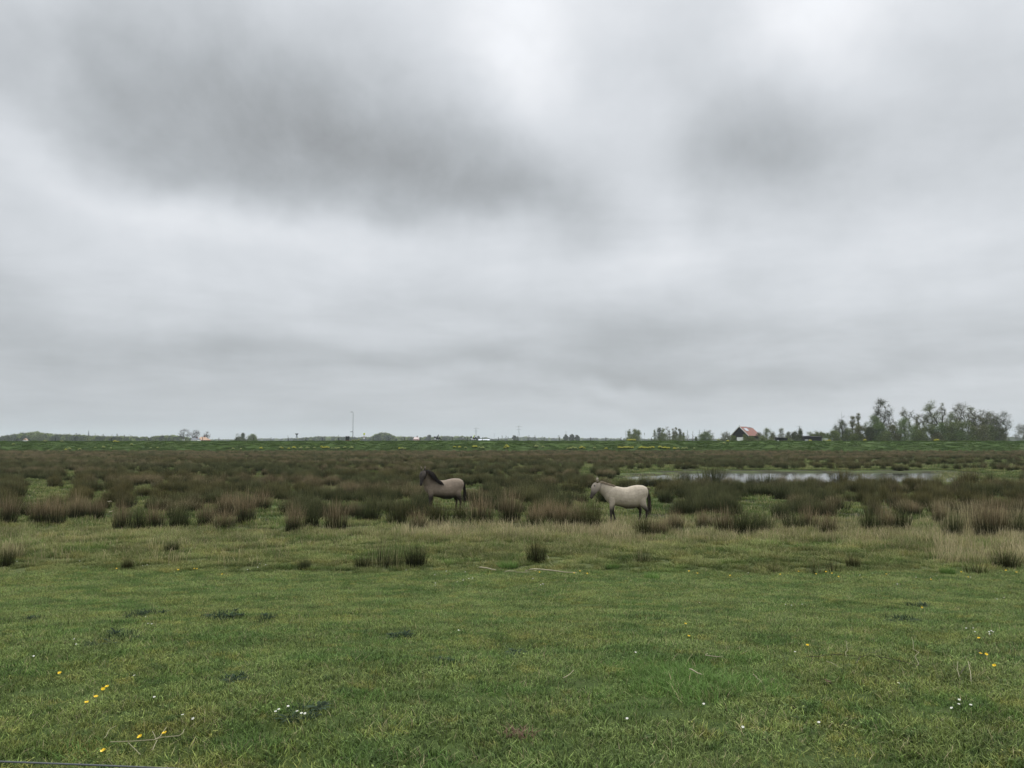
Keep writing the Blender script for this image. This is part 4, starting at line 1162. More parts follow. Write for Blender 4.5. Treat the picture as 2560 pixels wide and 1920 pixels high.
far_wood('far_wood', [(-600, 1092), (-300, 1090), (100, 1096), (700, 1098), (1250, 1097)], 3100, 300, 500, 'faintest tree line on the left half of the horizon')
# single bare trees standing above the far left wood
for i, (px, ty, w_) in enumerate([(190, 1081, 7), (199, 1080, 5), (237, 1083, 6), (258, 1083, 4), (292, 1083, 4), (325, 1084, 7), (310, 1086, 4), (280, 1086, 4), (1322, 1087, 5), (1337, 1087, 5), (1397, 1087, 6), (1356, 1090, 5), (1255, 1088, 4), (1265, 1088, 4), (1270, 1090, 3)]):
    tree(px, ty, w_ * 1.2, 'poplar' if i % 2 else 'vase', 960 if px < 900 else 1500, 'leaf_far', 'faint bare tree standing above the ' + ('far left wood' if px < 900 else 'tree line in the middle of the horizon'), name='bare_tree', cat='tree', group='faint bare trees on the horizon', clumps=22, leaves=3, leaf=.4, twigs=3)

# ------------------------------------------------------------------ buildings
def prism(mb, pts, y0, y1):
    """polygon in xz extruded along y"""
    n = len(pts)
    V = [(p[0], y0, p[1]) for p in pts] + [(p[0], y1, p[1]) for p in pts]
    mb.add(V, [tuple(range(n)), tuple(range(2 * n - 1, n - 1, -1))] + [(i, i + n, (i + 1) % n + n, (i + 1) % n) for i in range(n)])

def slab(mb, a, b, c, d, t):
    a, b, c, d = map(Vector, (a, b, c, d))
    nn = (b - a).cross(d - a).normalized()
    if nn.z < 0: nn = -nn
    mb.add([a, b, c, d, a + nn * t, b + nn * t, c + nn * t, d + nn * t], [(3, 2, 1, 0), (4, 5, 6, 7), (0, 1, 5, 4), (1, 2, 6, 5), (2, 3, 7, 6), (3, 0, 4, 7)])

# barn: gable end towards the lower left of the view
by = 300.0
bp_ = at(1850, 1100, by); bp_.z = 0
bx = empty('barn', bp_, 'black timber barn with a red tiled roof and a white door', 'barn', rz=R(-50))
# local frame: ridge along +x (away to the right), gable at x=-3.4 facing -x ... long side facing -y
Wd, Ln, Ev, Rg = 3.5, 7.0, 4.7, 7.75
w_ = MB(); prism(w_, [(-Wd, 0), (Wd, 0), (Wd, Ev), (0, Rg - .1), (-Wd, Ev)], 0, Ln); w_.build('wall', M['wood_dark'], bx)
rf = MB()
hx = Wd + .35; he = Ev - .30
slab(rf, (0, -.35, Rg), (0, Ln * .62, Rg), (hx, Ln * .62, he), (hx, -.35, he), .14)
slab(rf, (.42, Ln * .62, Rg - .42), (.42, Ln + .3, Rg - .42), (hx, Ln + .3, he), (hx, Ln * .62 + .01, he), .14)
slab(rf, (0, -.35, Rg), (0, Ln * .62, Rg), (-hx, Ln * .62, he), (-hx, -.35, he), .14)
slab(rf, (.42, Ln * .62, Rg - .42), (.42, Ln + .3, Rg - .42), (-hx, Ln + .3, he), (-hx, Ln * .62 + .01, he), .14)
rfo = rf.build('roof', M['tile'], bx)
bb = MB()
for s_ in (-1, 1):
    slab(bb, (0, -.42, Rg + .02), (0, -.36, Rg + .02), (s_ * (hx + .04), -.36, he - .03), (s_ * (hx + .04), -.42, he - .03), .24)
bb.build('bargeboard', M['white'], bx)
sk = MB(); kx0, kx1 = .8, 1.9
zz = lambda q: Rg - (Rg - he) * q / hx + .16
slab(sk, (kx0, 1.1, zz(kx0)), (kx0, 3.0, zz(kx0)), (kx1, 3.0, zz(kx1)), (kx1, 1.1, zz(kx1)), .1)
sk.build('skylight', M['paleglass'], rfo)
dr = MB(); dr.box((.1, -.06, 2.0), (2.7, .12, 4.0)); dr.build('door', M['white'], bx)
vn = MB(); vn.box((0, -.3, Rg + .35), (.08, .08, .7)); vn.build('finial', M['post'], bx)
for q in (1.6, 4.6):
    wn = MB(); wn.box((Wd + .05, q, 2.6), (.1, 1.0, 1.1)); wf = wn.build('window', M['white'], bx)
    gl = MB(); gl.box((Wd + .11, q, 2.6), (.04, .7, .8)); gl.build('pane', M['glass'], wf)

# long dark shed with three light windows
def shed(px, base, Lpx, Hz, Y, label, wins, name='shed'):
    p = at(px, 1100, Y); p.z = base
    L = Lpx / F * Y
    r = empty(name, p, label, 'shed', rz=R(-4))
    a = MB(); a.box((0, 0, Hz / 2), (L * .94, 3.2, Hz)); a.build('wall', M['wood_dark'], r)
    b = MB(); slab(b, (-L / 2, -1.9, Hz + .02), (L / 2, -1.9, Hz - .22), (L / 2, 1.9, Hz - .02), (-L / 2, 1.9, Hz + .22), .14); b.build('roof', M['wood_dark'], r)
    for q in wins:
        c = MB(); c.box((q * L, -1.63, Hz * .62 + .2), (.55, .08, .75)); f_ = c.build('window', M['white'], r)
        c = MB(); c.box((q * L, -1.68, Hz * .62 + .2), (.38, .04, .55)); c.build('pane', M['paleglass'], f_)
    return r
shed(2030, 0, 44, 4.15, 288, 'long low dark shed with three small light windows', (-.42, -.33, -.20))
shed(1953, 0, 26, 3.7, 292, 'small low dark shed half hidden in bushes', (-.40,), )
p = at(2060, 1100, 286); p.z = 0
tr_ = empty('trailer', p, 'pale box trailer beside the right end of the long shed', 'trailer', rz=R(12))
a = MB(); a.box((0, 0, 2.6), (1.35, 2.6, 2.0), top=.94); a.build('body', plain('trailer_paint', (.36, .40, .34), .6, .4), tr_)
a = MB(); a.box((0, 0, 1.52), (1.1, 3.2, .14)); a.build('chassis', M['post'], tr_)
for s_ in (-1, 1):
    a = MB(); a.tube([(s_ * .72, 0, .78), (s_ * .56, 0, .78)], .78, 14); a.build('wheel', M['rubber'], tr_)

# orange roofed house and white annex, far left
def house(px, Y, wpx, eave, ridge, wallm, roofm, label, depth=8, hip=.25, rz=0, win=3):
    p = at(px, 1100, Y); p.z = 0
    W = wpx / F * Y
    r = empty('house', p, label, 'house', rz=rz)
    a = MB(); a.box((0, 0, eave / 2), (W * .94, depth * .94, eave)); a.build('wall', wallm, r)
    b = MB(); d2 = depth / 2; w2 = W / 2; hi = W * hip
    V = [(-w2, -d2, eave), (w2, -d2, eave), (w2, d2, eave), (-w2, d2, eave), (-w2 + hi, 0, ridge), (w2 - hi, 0, ridge)]
    b.add(V, [(0, 1, 5, 4), (1, 2, 5), (2, 3, 4, 5), (3, 0, 4), (3, 2, 1, 0)]); ro = b.build('roof', roofm, r)
    c = MB(); c.box((w2 * .3, 0, ridge + .3), (.6, .6, 1.3)); c.build('chimney', M['brick'], ro)
    for i in range(win):
        x_ = (-.5 + (i + .5) / win) * W * .8
        c = MB(); c.box((x_, -depth * .47 - .03, eave * .66), (.8, .08, 1.1)); f_ = c.build('window', M['white'] if wallm != M['white'] else M['grey_roof'], r)
        c = MB(); c.box((x_, -depth * .47 - .08, eave * .66), (.6, .04, .9)); c.build('pane', M['glass'], f_)
    return r
house(508, 520, 26, 2.9, 4.9, M['brick'], M['orange_roof'], 'low house with a big orange tiled roof at the far left', 10, .3)
house(490, 500, 17, 3.1, 4.1, M['white'], M['grey_roof'], 'white walled annex with a grey roof left of the orange roof', 6, .1)
house(64, 760, 4.5, 2.8, 4.6, M['white'], M['orange_roof'], 'tiny white gabled house before the far left wood', 5, .02, R(70), 1)
house(1041, 620, 13, 3.6, 5.2, plain('pink_brick', (.42, .26, .24), .9, .2), plain('pale_roof', (.5, .42, .40), .8, .3), 'small pale pink house between the yellow sign and the motorcycles', 7, .05, 0, 2)
gh = at(1210, 1100, 640); gh.z = 0
gr = empty('greenhouse', gh, 'long white greenhouse just right of the second motorcycle', 'greenhouse')
a = MB(); a.box((0, 0, 1.4), (8.6, 5, 2.8)); a.build('wall', M['paleglass'], gr)
a = MB(); prism(a, [(-2.7, 0), (2.7, 0), (0, 1.0)], -4.5, 4.5)
a.v = [(q[1], q[0], q[2] + 2.8) for q in a.v]; a.f = [tuple(reversed(f)) for f in a.f]; a.build('roof', M['paleglass'], gr)

# church spire
cs = at(221, 1100, 1750); cs.z = 0
ch = empty('church', cs, 'church with a thin pointed spire above the far left wood', 'church')
a = MB(); a.box((0, 0, 6.2), (3.0, 3.0, 12.4)); a.build('tower', M['brick'], ch)
a = MB(); a.tube([(0, 0, 12.4), (0, 0, 24.6)], [2.0, .08], 8); a.build('spire', M['grey_roof'], ch)
a = MB(); prism(a, [(-3.5, 0), (3.5, 0), (3.5, 4), (0, 8), (-3.5, 4)], 1.5, 16); a.build('nave', M['brick'], ch)

# pylons
def pylon(px, topy, Y, label):
    Ht = at(px, topy, Y).z; p = at(px, 1100, Y); p.z = 0
    r = empty('pylon', p, label, 'pylon', 'power pylons on the horizon')
    a = MB(); b0 = Ht * .075; rr_ = Ht * .0055
    lv = [0, .18, .34, .48, .6, .7, .8, .9, 1.0]
    wd = lambda t: b0 * (1 - t) ** .9 + Ht * .008
    for i in range(len(lv) - 1):
        t0, t1 = lv[i], lv[i + 1]; w0, w1 = wd(t0), wd(t1)
        C = [(-1, -1), (1, -1), (1, 1), (-1, 1)]
        for j in range(4):
            s0, s1 = C[j], C[(j + 1) % 4]
            a.tube([(s0[0] * w0, s0[1] * w0, t0 * Ht), (s0[0] * w1, s0[1] * w1, t1 * Ht)], rr_, 3, cap=False)
            a.tube([(s0[0] * w0, s0[1] * w0, t0 * Ht), (s1[0] * w1, s1[1] * w1, t1 * Ht)], rr_ * .6, 3, cap=False)
            a.tube([(s1[0] * w0, s1[1] * w0, t0 * Ht), (s0[0] * w1, s0[1] * w1, t1 * Ht)], rr_ * .6, 3, cap=False)
    a.build('mast', M['pylon'], r)
    for z, hw in ((.93, .20), (.74, .15)):
        a = MB(); zz_ = z * Ht
        for dy in (-1, 1):
            a.tube([(-hw * Ht, 0, zz_), (0, dy * Ht * .012, zz_ + Ht * .006), (hw * Ht, 0, zz_)], rr_ * .8, 3)
            a.tube([(-hw * Ht, 0, zz_), (0, dy * Ht * .012, zz_ + Ht * .035), (hw * Ht, 0, zz_)], rr_ * .6, 3)
        for k in range(-4, 5):
            a.tube([(k * hw * Ht / 4.5, 0, zz_), (k * hw * Ht / 4.5, 0, zz_ + Ht * .03 * (1 - abs(k) / 5))], rr_ * .5, 3)
        for k in (-1, -.55, .55, 1):
            a.tube([(k * hw * Ht * .97, 0, zz_), (k * hw * Ht * .97, 0, zz_ - Ht * .035)], rr_ * .7, 3)
        a.build('crossarm', M['pylon'], r)
for q in [(1190, 1069, 2300, 'lattice pylon behind the second motorcycle'), (1297, 1064, 2100, 'largest lattice pylon, right of the second motorcycle'), (1415, 1078, 3300, 'faint pylon above the three small round trees'),
          (1565, 1076, 3200, 'faint pylon left of the first tree clump beyond the dike'), (1749, 1074, 2900, 'faint pylon left of the bare rounded tree'), (1762, 1073, 2850, 'faint pylon behind the bare rounded tree'), (1999, 1064, 2500, 'pylon behind the dark pointed tree'), (1236, 1083, 4600, 'tiny faint pylon between the two biggest ones')]: pylon(*q)

# ------------------------------------------------------------------ dike top
def dz(x, y): return float(DH(x, y))
xp = [45, 141, 190, 232, 281, 329, 374, 417, 462, 508, 549, 593, 636, 679, 722, 766, 807, 848, 890, 934, 973, 1012, 1051, 1091, 1131, 1169, 1207, 1246, 1320, 1360, 1399, 1437, 1476, 1514, 1552, 1628, 2520, 94]
pm = MB(); pm.tube([(0, 0, -.3), (.01, 0, 1.02), (.01, 0, 1.07)], [.075, .07, .03], 7, cap=True)
pmesh = pm.mesh('fence_post', [M['post']])
skip = {890, 462, 232, 94}
for px in xp:
    if px in skip: continue
    y_ = 217.8; x_ = (px - 1280) / F * y_
    o = bpy.data.objects.new('fence_post', pmesh); COL.objects.link(o)
    o.location = (x_, y_, dz(x_, y_)); o.rotation_euler = (random.uniform(-.04, .04), random.uniform(-.05, .05), random.random()); o.scale = (1, 1, random.uniform(.92, 1.08))
    lm_ = 'before the far left wood' if px < 440 else 'near the orange roofed house' if px < 600 else 'near the give way sign' if px < 800 else 'near the lamp post' if px < 1000 else 'near the motorcycles' if px < 1210 else 'right of the motorcycles' if px < 1600 else 'near the poplar row' if px < 2000 else 'right of the wood'
    tag(o, 'weathered wooden fence post on the dike ' + lm_, 'fence post', 'fence posts along the dike crest')
# tall thin rods
for px, ty in ((721, 1089), (847, 1088)):
    y_ = 219.5; x_ = (px - 1280) / F * y_
    a = MB(); hh_ = at(px, ty, y_).z - dz(x_, y_)
    a.tube([(0, 0, -.2), (0, 0, hh_)], .03, 6); a.tube([(0, 0, hh_), (0, 0, hh_ + .04)], .06, 6)
    o = a.build('marker_rod', M['post']); o.location = (x_, y_, dz(x_, y_))
    tag(o, 'thin marker rod behind the dike fence ' + ('left of the give way sign' if px < 740 else 'left of the dark cabinet'), 'marker rod')

def place(px, Y):
    x_ = (px - 1280) / F * Y
    return Vector((x_, Y, dz(x_, Y)))
# lamp post with a finger sign
q = place(883, 227.5)
lp = empty('lamp_post', q, 'tall slender grey lamp post on the dike with a small sign arm', 'lamp post')
lh = at(883, 1031, 227.5).z - q.z
a = MB(); a.tube([(0, 0, -.2), (0, 0, 2.6), (0, 0, 2.7), (0, 0, lh - .1), (-.06, 0, lh + .06), (-.2, 0, lh + .12)], [.11, .10, .075, .05, .045, .04], 8); a.build('pole', M['galv'], lp)
a = MB(); a.box((-.42, 0, lh + .11), (.62, .24, .12), top=.8); lh_o = a.build('lamp_head', M['galv'], lp)
a = MB(); a.box((-.42, 0, lh + .035), (.42, .18, .02)); a.build('lens', M['paleglass'], lh_o)
a = MB(); a.box((-.36, -.02, 2.68), (.66, .05, .16)); a.build('sign_arm', M['signgrey'], lp)
# cabinet
q = place(870, 219.5)
cb = empty('cabinet', q, 'dark green cabinet with an overhanging lid on a brick base', 'cabinet')
a = MB(); a.box((0, 0, .16), (1.02, .8, .5)); a.build('base', M['brick'], cb)
a = MB(); a.box((0, 0, .83), (.94, .74, .84)); ab_ = a.build('body', M['darkgreen'], cb)
a = MB(); a.box((0, 0, 1.31), (1.12, .9, .11), top=.97); a.build('lid', M['black'], cb)
for s_ in (-1, 1):
    a = MB(); a.box((s_ * .23, -.385, .83), (.42, .03, .74)); d_ = a.build('door', M['darkgreen'], cb)
    a = MB(); a.box((s_ * .06, -.412, .85), (.03, .03, .12)); a.build('handle', M['galv'], d_)
# give way sign seen from behind
q = place(743, 228)
gw = empty('road_sign', q, 'triangular give way sign seen from behind, left of the lamp post', 'road sign')
z0 = at(743, 1092, 228).z - q.z; z1 = at(743, 1083.5, 228).z - q.z
a = MB(); a.tube([(0, 0, -.3), (0, 0, z1 - .1)], .035, 8); a.build('pole', M['galv'], gw)
a = MB(); hw = .47
V = [(-hw, 0), (hw, 0), (hw - .02, -.07), (.03, -.83), (-.03, -.83), (-hw + .02, -.07)]
a.add([(x, -.06, z1 + y) for x, y in V] + [(x, -.03, z1 + y) for x, y in V], [tuple(range(5, -1, -1)), tuple(range(6, 12))] + [(i, (i + 1) % 6, (i + 1) % 6 + 6, i + 6) for i in range(6)]); a.build('sign_plate', M['signgrey'], gw)
a = MB(); a.box((0, -.045, z0 - .05), (.66, .03, .26)); a.build('lower_plate', M['signgrey'], gw)
# yellow sign with two white plates
q = place(911, 228)
ys = empty('road_sign', q, 'yellow sign above two white plates right of the lamp post', 'road sign')
za = at(911, 1085, 228).z - q.z
a = MB(); a.tube([(0, 0, -.3), (0, 0, za + .2)], .035, 8); a.build('pole', M['galv'], ys)
a = MB(); a.box((.02, -.06, za), (.46, .03, .50)); sp_ = a.build('yellow_plate', M['signyellow'], ys)
a = MB(); a.box((-.08, -.08, za - .15), (.16, .012, .1)); a.build('symbol', M['black'], sp_)
a = MB(); a.tube([(0, -.05, za - .75), (0, -.08, za - .75)], .26, 16); rp = a.build('round_plate', plain('sign_rim', (.35, .22, .22), .5, .3), ys)
a = MB(); a.tube([(0, -.083, za - .75), (0, -.09, za - .75)], .17, 16); a.build('round_face', M['white'], rp)
a = MB(); a.box((0, -.06, za - 1.2), (.5, .03, .36)); a.build('white_plate', M['white'], ys)
# white topped posts
for px, Y, ty, lab, name in ((461, 229, 1097, 'white banded bollard pair under the leftmost bare tree', 'bollard'), (1158, 229, 1095, 'small white plate on a post between the two motorcycles', 'marker_post'), (1281, 229, 1100, 'white headed marker post right of the second pylon gap', 'marker_post'), (1815, 229, 1096, 'small white headed post left of the barn', 'marker_post')):
    q = place(px, Y)
    r = empty(name, q, lab, name.replace('_', ' '))
    hh_ = at(px, ty, Y).z - q.z
    if name == 'bollard':
        for s_ in (-.17, .17):
            a = MB(); a.tube([(s_, 0, -.2), (s_, 0, hh_)], .08, 8); a.build('post', M['white'], r)
        a = MB(); a.box((0, .02, hh_ * .55), (.14, .1, hh_ * 1.3)); a.build('core', M['black'], r)
    else:
        a = MB(); a.tube([(0, 0, -.2), (0, 0, hh_)], .05, 8); a.build('post', M['post'], r)
        a = MB(); a.box((0, -.06, hh_ + .05), (.22, .05, .3)); a.build('plate', M['white'], r)

# ---- motorcycles and riders
def motorcycle(px, Y, label, panniers):
    q = place(px, Y)
    r = empty('motorcycle', q, label, 'motorcycle', 'motorcycles riding along the dike')
    for x_ in (-.74, .76):
        t = MB()
        V = []; Fs = []; n1, n2 = 22, 7
        for i in range(n1):
            a_ = 2 * math.pi * i / n1
            for j in range(n2):
                b_ = 2 * math.pi * j / n2; rr_ = .27 + .065 * math.cos(b_)
                V.append((x_ + rr_ * math.cos(a_), .07 * math.sin(b_), .335 + rr_ * math.sin(a_)))
        for i in range(n1):
            for j in range(n2): Fs.append((i * n2 + j, i * n2 + (j + 1) % n2, ((i + 1) % n1) * n2 + (j + 1) % n2, ((i + 1) % n1) * n2 + j))
        t.add(V, Fs); wo_ = t.build('wheel', M['rubber'], r, True)
        t = MB()
        for k in range(10):
            a_ = 2 * math.pi * k / 10
            t.tube([(x_, 0, .335), (x_ + .23 * math.cos(a_), 0, .335 + .23 * math.sin(a_))], .012, 4)
        t.tube([(x_, -.06, .335), (x_, .06, .335)], .05, 8); t.build('rim', M['chrome'], wo_)
    t = MB()
    t.tube([(.76, .09, .335), (.48, .09, 1.02)], .03, 6); t.tube([(.76, -.09, .335), (.48, -.09, 1.02)], .03, 6); t.build('fork', M['chrome'], r)
    t = MB(); t.box((0, 0, .48), (.52, .34, .36), top=.85); t.tube([(-.1, 0, .4), (-.74, 0, .34)], .05, 6); t.tube([(0, -.16, .32), (-.9, -.2, .42)], [.035, .06], 8); t.build('engine', M['chrome'], r)
    t = MB(); loft(t, [(-.55, 0, .74), (-.2, 0, .72), (.1, 0, .86), (.38, 0, .92), (.62, 0, .86), (.74, 0, .78)], [(.10, .09), (.13, .10), (.17, .17), (.20, .22), (.16, .16), (.05, .06)]); t.build('body', M['black'], r, True)
    t = MB(); loft(t, [(-.74, 0, .90), (-.45, 0, .87), (-.15, 0, .84), (0, 0, .86)], [(.12, .05), (.15, .06), (.14, .05), (.08, .03)]); t.build('seat', M['leather'], r, True)
    t = MB(); slab(t, (.42, -.16, 1.06), (.42, .16, 1.06), (.26, .12, 1.38), (.26, -.12, 1.38), .012); t.build('windscreen', M['glass'], r)
    t = MB(); t.tube([(.34, -.38, 1.08), (.42, -.2, 1.06), (.42, .2, 1.06), (.34, .38, 1.08)], .018, 6); t.build('handlebar', M['black'], r)
    t = MB(); loft(t, [(.46, 0, .335 + .33), (.72, 0, .335 + .38), (1.0, 0, .335 + .28)], [(.05, .02), (.07, .025), (.05, .02)]); t.build('mudguard', M['black'], r)
    t = MB(); t.box((-.86, 0, 1.18), (.42, .46, .36), top=.9); t.build('top_box', M['black'], r)
    for s_ in (-1, 1):
        t = MB(); t.box((-.66, s_ * .32, .66), (.50, .20, .36), top=.92); t.build('pannier', panniers, r)
    t = MB(); t.ball((.64, 0, .93), .09, .1, .09); t.build('headlight', M['paleglass'], r, True)
    return r
def rider(px, Y, label, jacket, helmet, jname):
    q = place(px, Y)
    r = empty('person', q, label, 'person', 'riders on the motorcycles')
    b = MB()
    loft(b, [(-.30, 0, .94), (-.26, 0, 1.08), (-.18, 0, 1.26), (-.08, 0, 1.42), (-.02, 0, 1.50), (.0, 0, 1.60)], [(.17, .15), (.16, .13), (.19, .13), (.20, .12), (.09, .08), (.06, .06)])
    b.ball((.03, 0, 1.66), .10, .085, .12)
    for s_ in (-1, 1):
        loft(b, [(-.08, s_ * .19, 1.42), (.08, s_ * .27, 1.22), (.20, s_ * .30, 1.14), (.34, s_ * .33, 1.11)], [(.06, .06), (.048, .048), (.042, .042), (.032, .032)], side=Vector((0, .6, .8)))
        loft(b, [(-.26, s_ * .10, .98), (.02, s_ * .20, .92), (.22, s_ * .24, .84)], [(.10, .10), (.085, .085), (.065, .065)])
        loft(b, [(.22, s_ * .24, .84), (.10, s_ * .24, .60), (.0, s_ * .23, .38)], [(.065, .065), (.058, .058), (.042, .042)])
        loft(b, [(-.06, s_ * .23, .34), (.08, s_ * .23, .33), (.18, s_ * .23, .31)], [(.045, .05), (.045, .045), (.03, .025)])
        loft(b, [(.33, s_ * .33, 1.11), (.40, s_ * .34, 1.10)], [(.045, .03), (.035, .025)])
    one_skin(b, 'body', .018, M['leather'], r, 3, None)
    t = MB(); loft(t, [(-.31, 0, 1.0), (-.27, 0, 1.1), (-.185, 0, 1.27), (-.09, 0, 1.43), (-.03, 0, 1.49)], [(.185, .16), (.18, .15), (.21, .15), (.215, .14), (.12, .10)]); t.build(jname, jacket, r, True)
    t = MB(); t.ball((.03, 0, 1.68), .155, .13, .155, 14, 9); h_ = t.build('helmet', helmet, r, True)
    t = MB(); loft(t, [(.10, 0, 1.63), (.15, 0, 1.68), (.10, 0, 1.75)], [(.09, .03), (.10, .045), (.08, .03)]); t.build('visor', M['glass'], h_, True)
    return r
motorcycle(1095.5, 223, 'black motorcycle with white panniers, left one on the dike', M['white'])
motorcycle(1186, 223, 'black motorcycle with white panniers, right one on the dike', M['white'])
rider(1096, 223, 'person in dark clothes with a pale back stripe and black helmet, riding the left motorcycle', M['leather'], M['black'], 'jacket')
rider(1186.5, 223, 'person in a yellow vest and white helmet riding the right motorcycle', M['hivis'], M['white'], 'vest')

# reed plume standing up behind the dike, and a thin rod beside it
q = place(1611, 228); a = MB()
hh_ = at(1611, 1080.5, 228).z - q.z
a.tube([(0, 0, -.2), (.02, 0, hh_ * .5), (-.03, 0, hh_ * .72)], .012, 5)
rd_ = empty('reed', q, 'single reed plume leaning above the dike, left of the poplar row', 'reed')
a.build('stalk', M['strawstem'], rd_)
a = MB()
for _ in range(160):
    t = random.random(); blade(a, (-.03 - .10 * (t), random.uniform(-.03, .03), hh_ * .68 + t * hh_ * .2), .26, .035, random.uniform(0, 6.28), .5, 2)
a.build('plume', M['leaf_dark'], rd_)
q = place(1604, 229); a = MB(); a.tube([(0, 0, -.2), (0, 0, at(1604, 1089, 229).z - q.z)], .035, 6)
o = a.build('marker_rod', M['galv']); o.location = q; tag(o, 'thin grey rod beside the reed plume on the dike', 'marker rod')

# mustard in flower on the dike
def mustard(w, h, pale):
    s_ = MB(); f_ = MB()
    for _ in range(26):
        a = random.uniform(0, 6.28); r_ = random.random() ** .6 * w / 2; hh_ = h * random.uniform(.7, 1.05) * (1 - .4 * (2 * r_ / w) ** 2)
        p = Vector((r_ * .6 * math.cos(a), r_ * .6 * math.sin(a), 0)); t = Vector((r_ * math.cos(a), r_ * math.sin(a), hh_))
        s_.tube([p, p.lerp(t, .6) + Vector((0, 0, .05)), t], [.012, .010, .006], 3, cap=False)
        for _ in range(9):
            f_.ball(t + Vector((random.gauss(0, .05), random.gauss(0, .05), random.gauss(0, .05))), .028, n=5, m=3)
    for _ in range(60): blade(s_, (random.uniform(-w / 3, w / 3), random.uniform(-w / 3, w / 3), 0), h * .6, .05, random.uniform(0, 6.28), .8)
    return s_.mesh('stem', [M['mustard']]), f_.mesh('blossom', [M['palef' if pale else 'yellow']])
MU = [mustard(.8, .55, False), mustard(.7, .45, False), mustard(.7, .5, True), mustard(.9, .6, True)]
mu = []
for X, Y_, s0 in [(50, 495, 1), (218, 490, 2), (232, 492, 1), (290, 495, 1), (332, 490, 1), (350, 494, 2), (392, 495, 3), (450, 495, 3), (510, 493, 3), (570, 480, 1), (582, 492, 0), (598, 492, 0), (615, 491, 0), (630, 490, 0), (662, 497, 2), (690, 497, 2), (715, 497, 2), (770, 490, 2), (830, 495, 3),
                  (1242, 497, 0), (1265, 498, 2), (1292, 497, 2), (1716, 485, 0), (1760, 485, 1), (1812, 492, 2), (1882, 485, 0), (1900, 484, 0), (1930, 488, 2), (1960, 495, 3), (2150, 488, 1), (2165, 475, 0), (2175, 485, 0)]:
    mu.append((640 + X / 3.456, 980 + Y_ / 3.456, s0))
for X, Y_, s0 in [(478, 498, 2), (500, 497, 2), (525, 496, 3), (550, 495, 3), (585, 491, 0), (602, 490, 0), (622, 491, 1), (712, 493, 3), (810, 497, 1), (922, 492, 0), (942, 493, 0), (965, 489, 0), (978, 491, 0), (1002, 491, 0), (1020, 490, 0), (1038, 491, 0), (1100, 492, 0), (1115, 492, 0), (1132, 491, 0), (1150, 492, 1), (1168, 491, 0), (1185, 491, 0),
                  (1210, 488, 0), (1220, 490, 0), (1275, 489, 0), (1300, 492, 0), (1318, 493, 0), (1335, 494, 0), (1350, 493, 0), (1400, 497, 1), (1430, 498, 2), (1470, 497, 2), (1500, 497, 3), (1570, 495, 2), (210, 482, 3), (268, 482, 3), (1860, 430, 0), (1828, 452, 2)]:
    mu.append((1280 + X / 3.456, 980 + Y_ / 3.456, s0))
for X, Y_, s0 in [(1000, 428, 1), (1015, 426, 1), (1032, 428, 1), (545, 428, 3), (400, 443, 3), (970, 492, 2), (835, 488, 2), (580, 505, 1), (610, 505, 3), (435, 515, 2), (1310, 490, 2), (1372, 490, 2), (1145, 463, 3), (700, 506, 3), (905, 488, 3), (2020, 500, 2), (2090, 500, 2), (130, 460, 3)]:
    mu.append((X / 3.456, 980 + Y_ / 3.456, s0))
crest_mu = [(883, 1102.5, 2), (890, 1102.3, 2), (897, 1102, 3), (1570, 1102.3, 1), (1575, 1102.3, 0), (1580, 1102.3, 0), (1585, 1102.4, 1), (2160, 1102.8, 0), (2335, 1103, 0), (2341, 1103, 0), (2058, 1102.4, 3), (2066, 1102.6, 1), (2072, 1102.6, 1), (2024, 1102.6, 1), (1795, 1102.6, 3)]
def mustard_at(p, kd, lab):
    r = empty('mustard_plant', p, lab, 'mustard plant', 'flowering mustard on the dike', random.uniform(0, 6.28))
    for nm_, me_ in zip(('stem', 'blossom'), MU[kd]):
        o = bpy.data.objects.new(nm_, me_); COL.objects.link(o); o.parent = r
    s_ = random.uniform(.75, 1.2); r.scale = (s_, s_, s_)
def mlab(px, top, kd):
    lm_ = 'at the far left' if px < 440 else 'below the orange roofed house' if px < 640 else 'near the lamp post' if px < 960 else 'below the motorcycles' if px < 1300 else 'below the first tree clump' if px < 1570 else 'below the poplar row' if px < 1760 else 'on the right half'
    return ('bright yellow' if kd < 2 else 'pale yellow') + ' mustard in flower ' + ('on the crest of the dike ' if top else 'along the foot of the dike ') + lm_
for px, py, kd_ in mu:
    y_ = 207.5 + (1125 - py) * .32 if py > 1110 else 214
    x_ = (px - 1280) / F * y_
    p = Vector((x_, y_, dz(x_, y_)))
    mustard_at(p, kd_, mlab(px, False, kd_))
for px, py, kd_ in crest_mu:
    p = place(px, 217.2 + random.uniform(-.5, .5)); mustard_at(p, kd_, mlab(px, True, kd_))

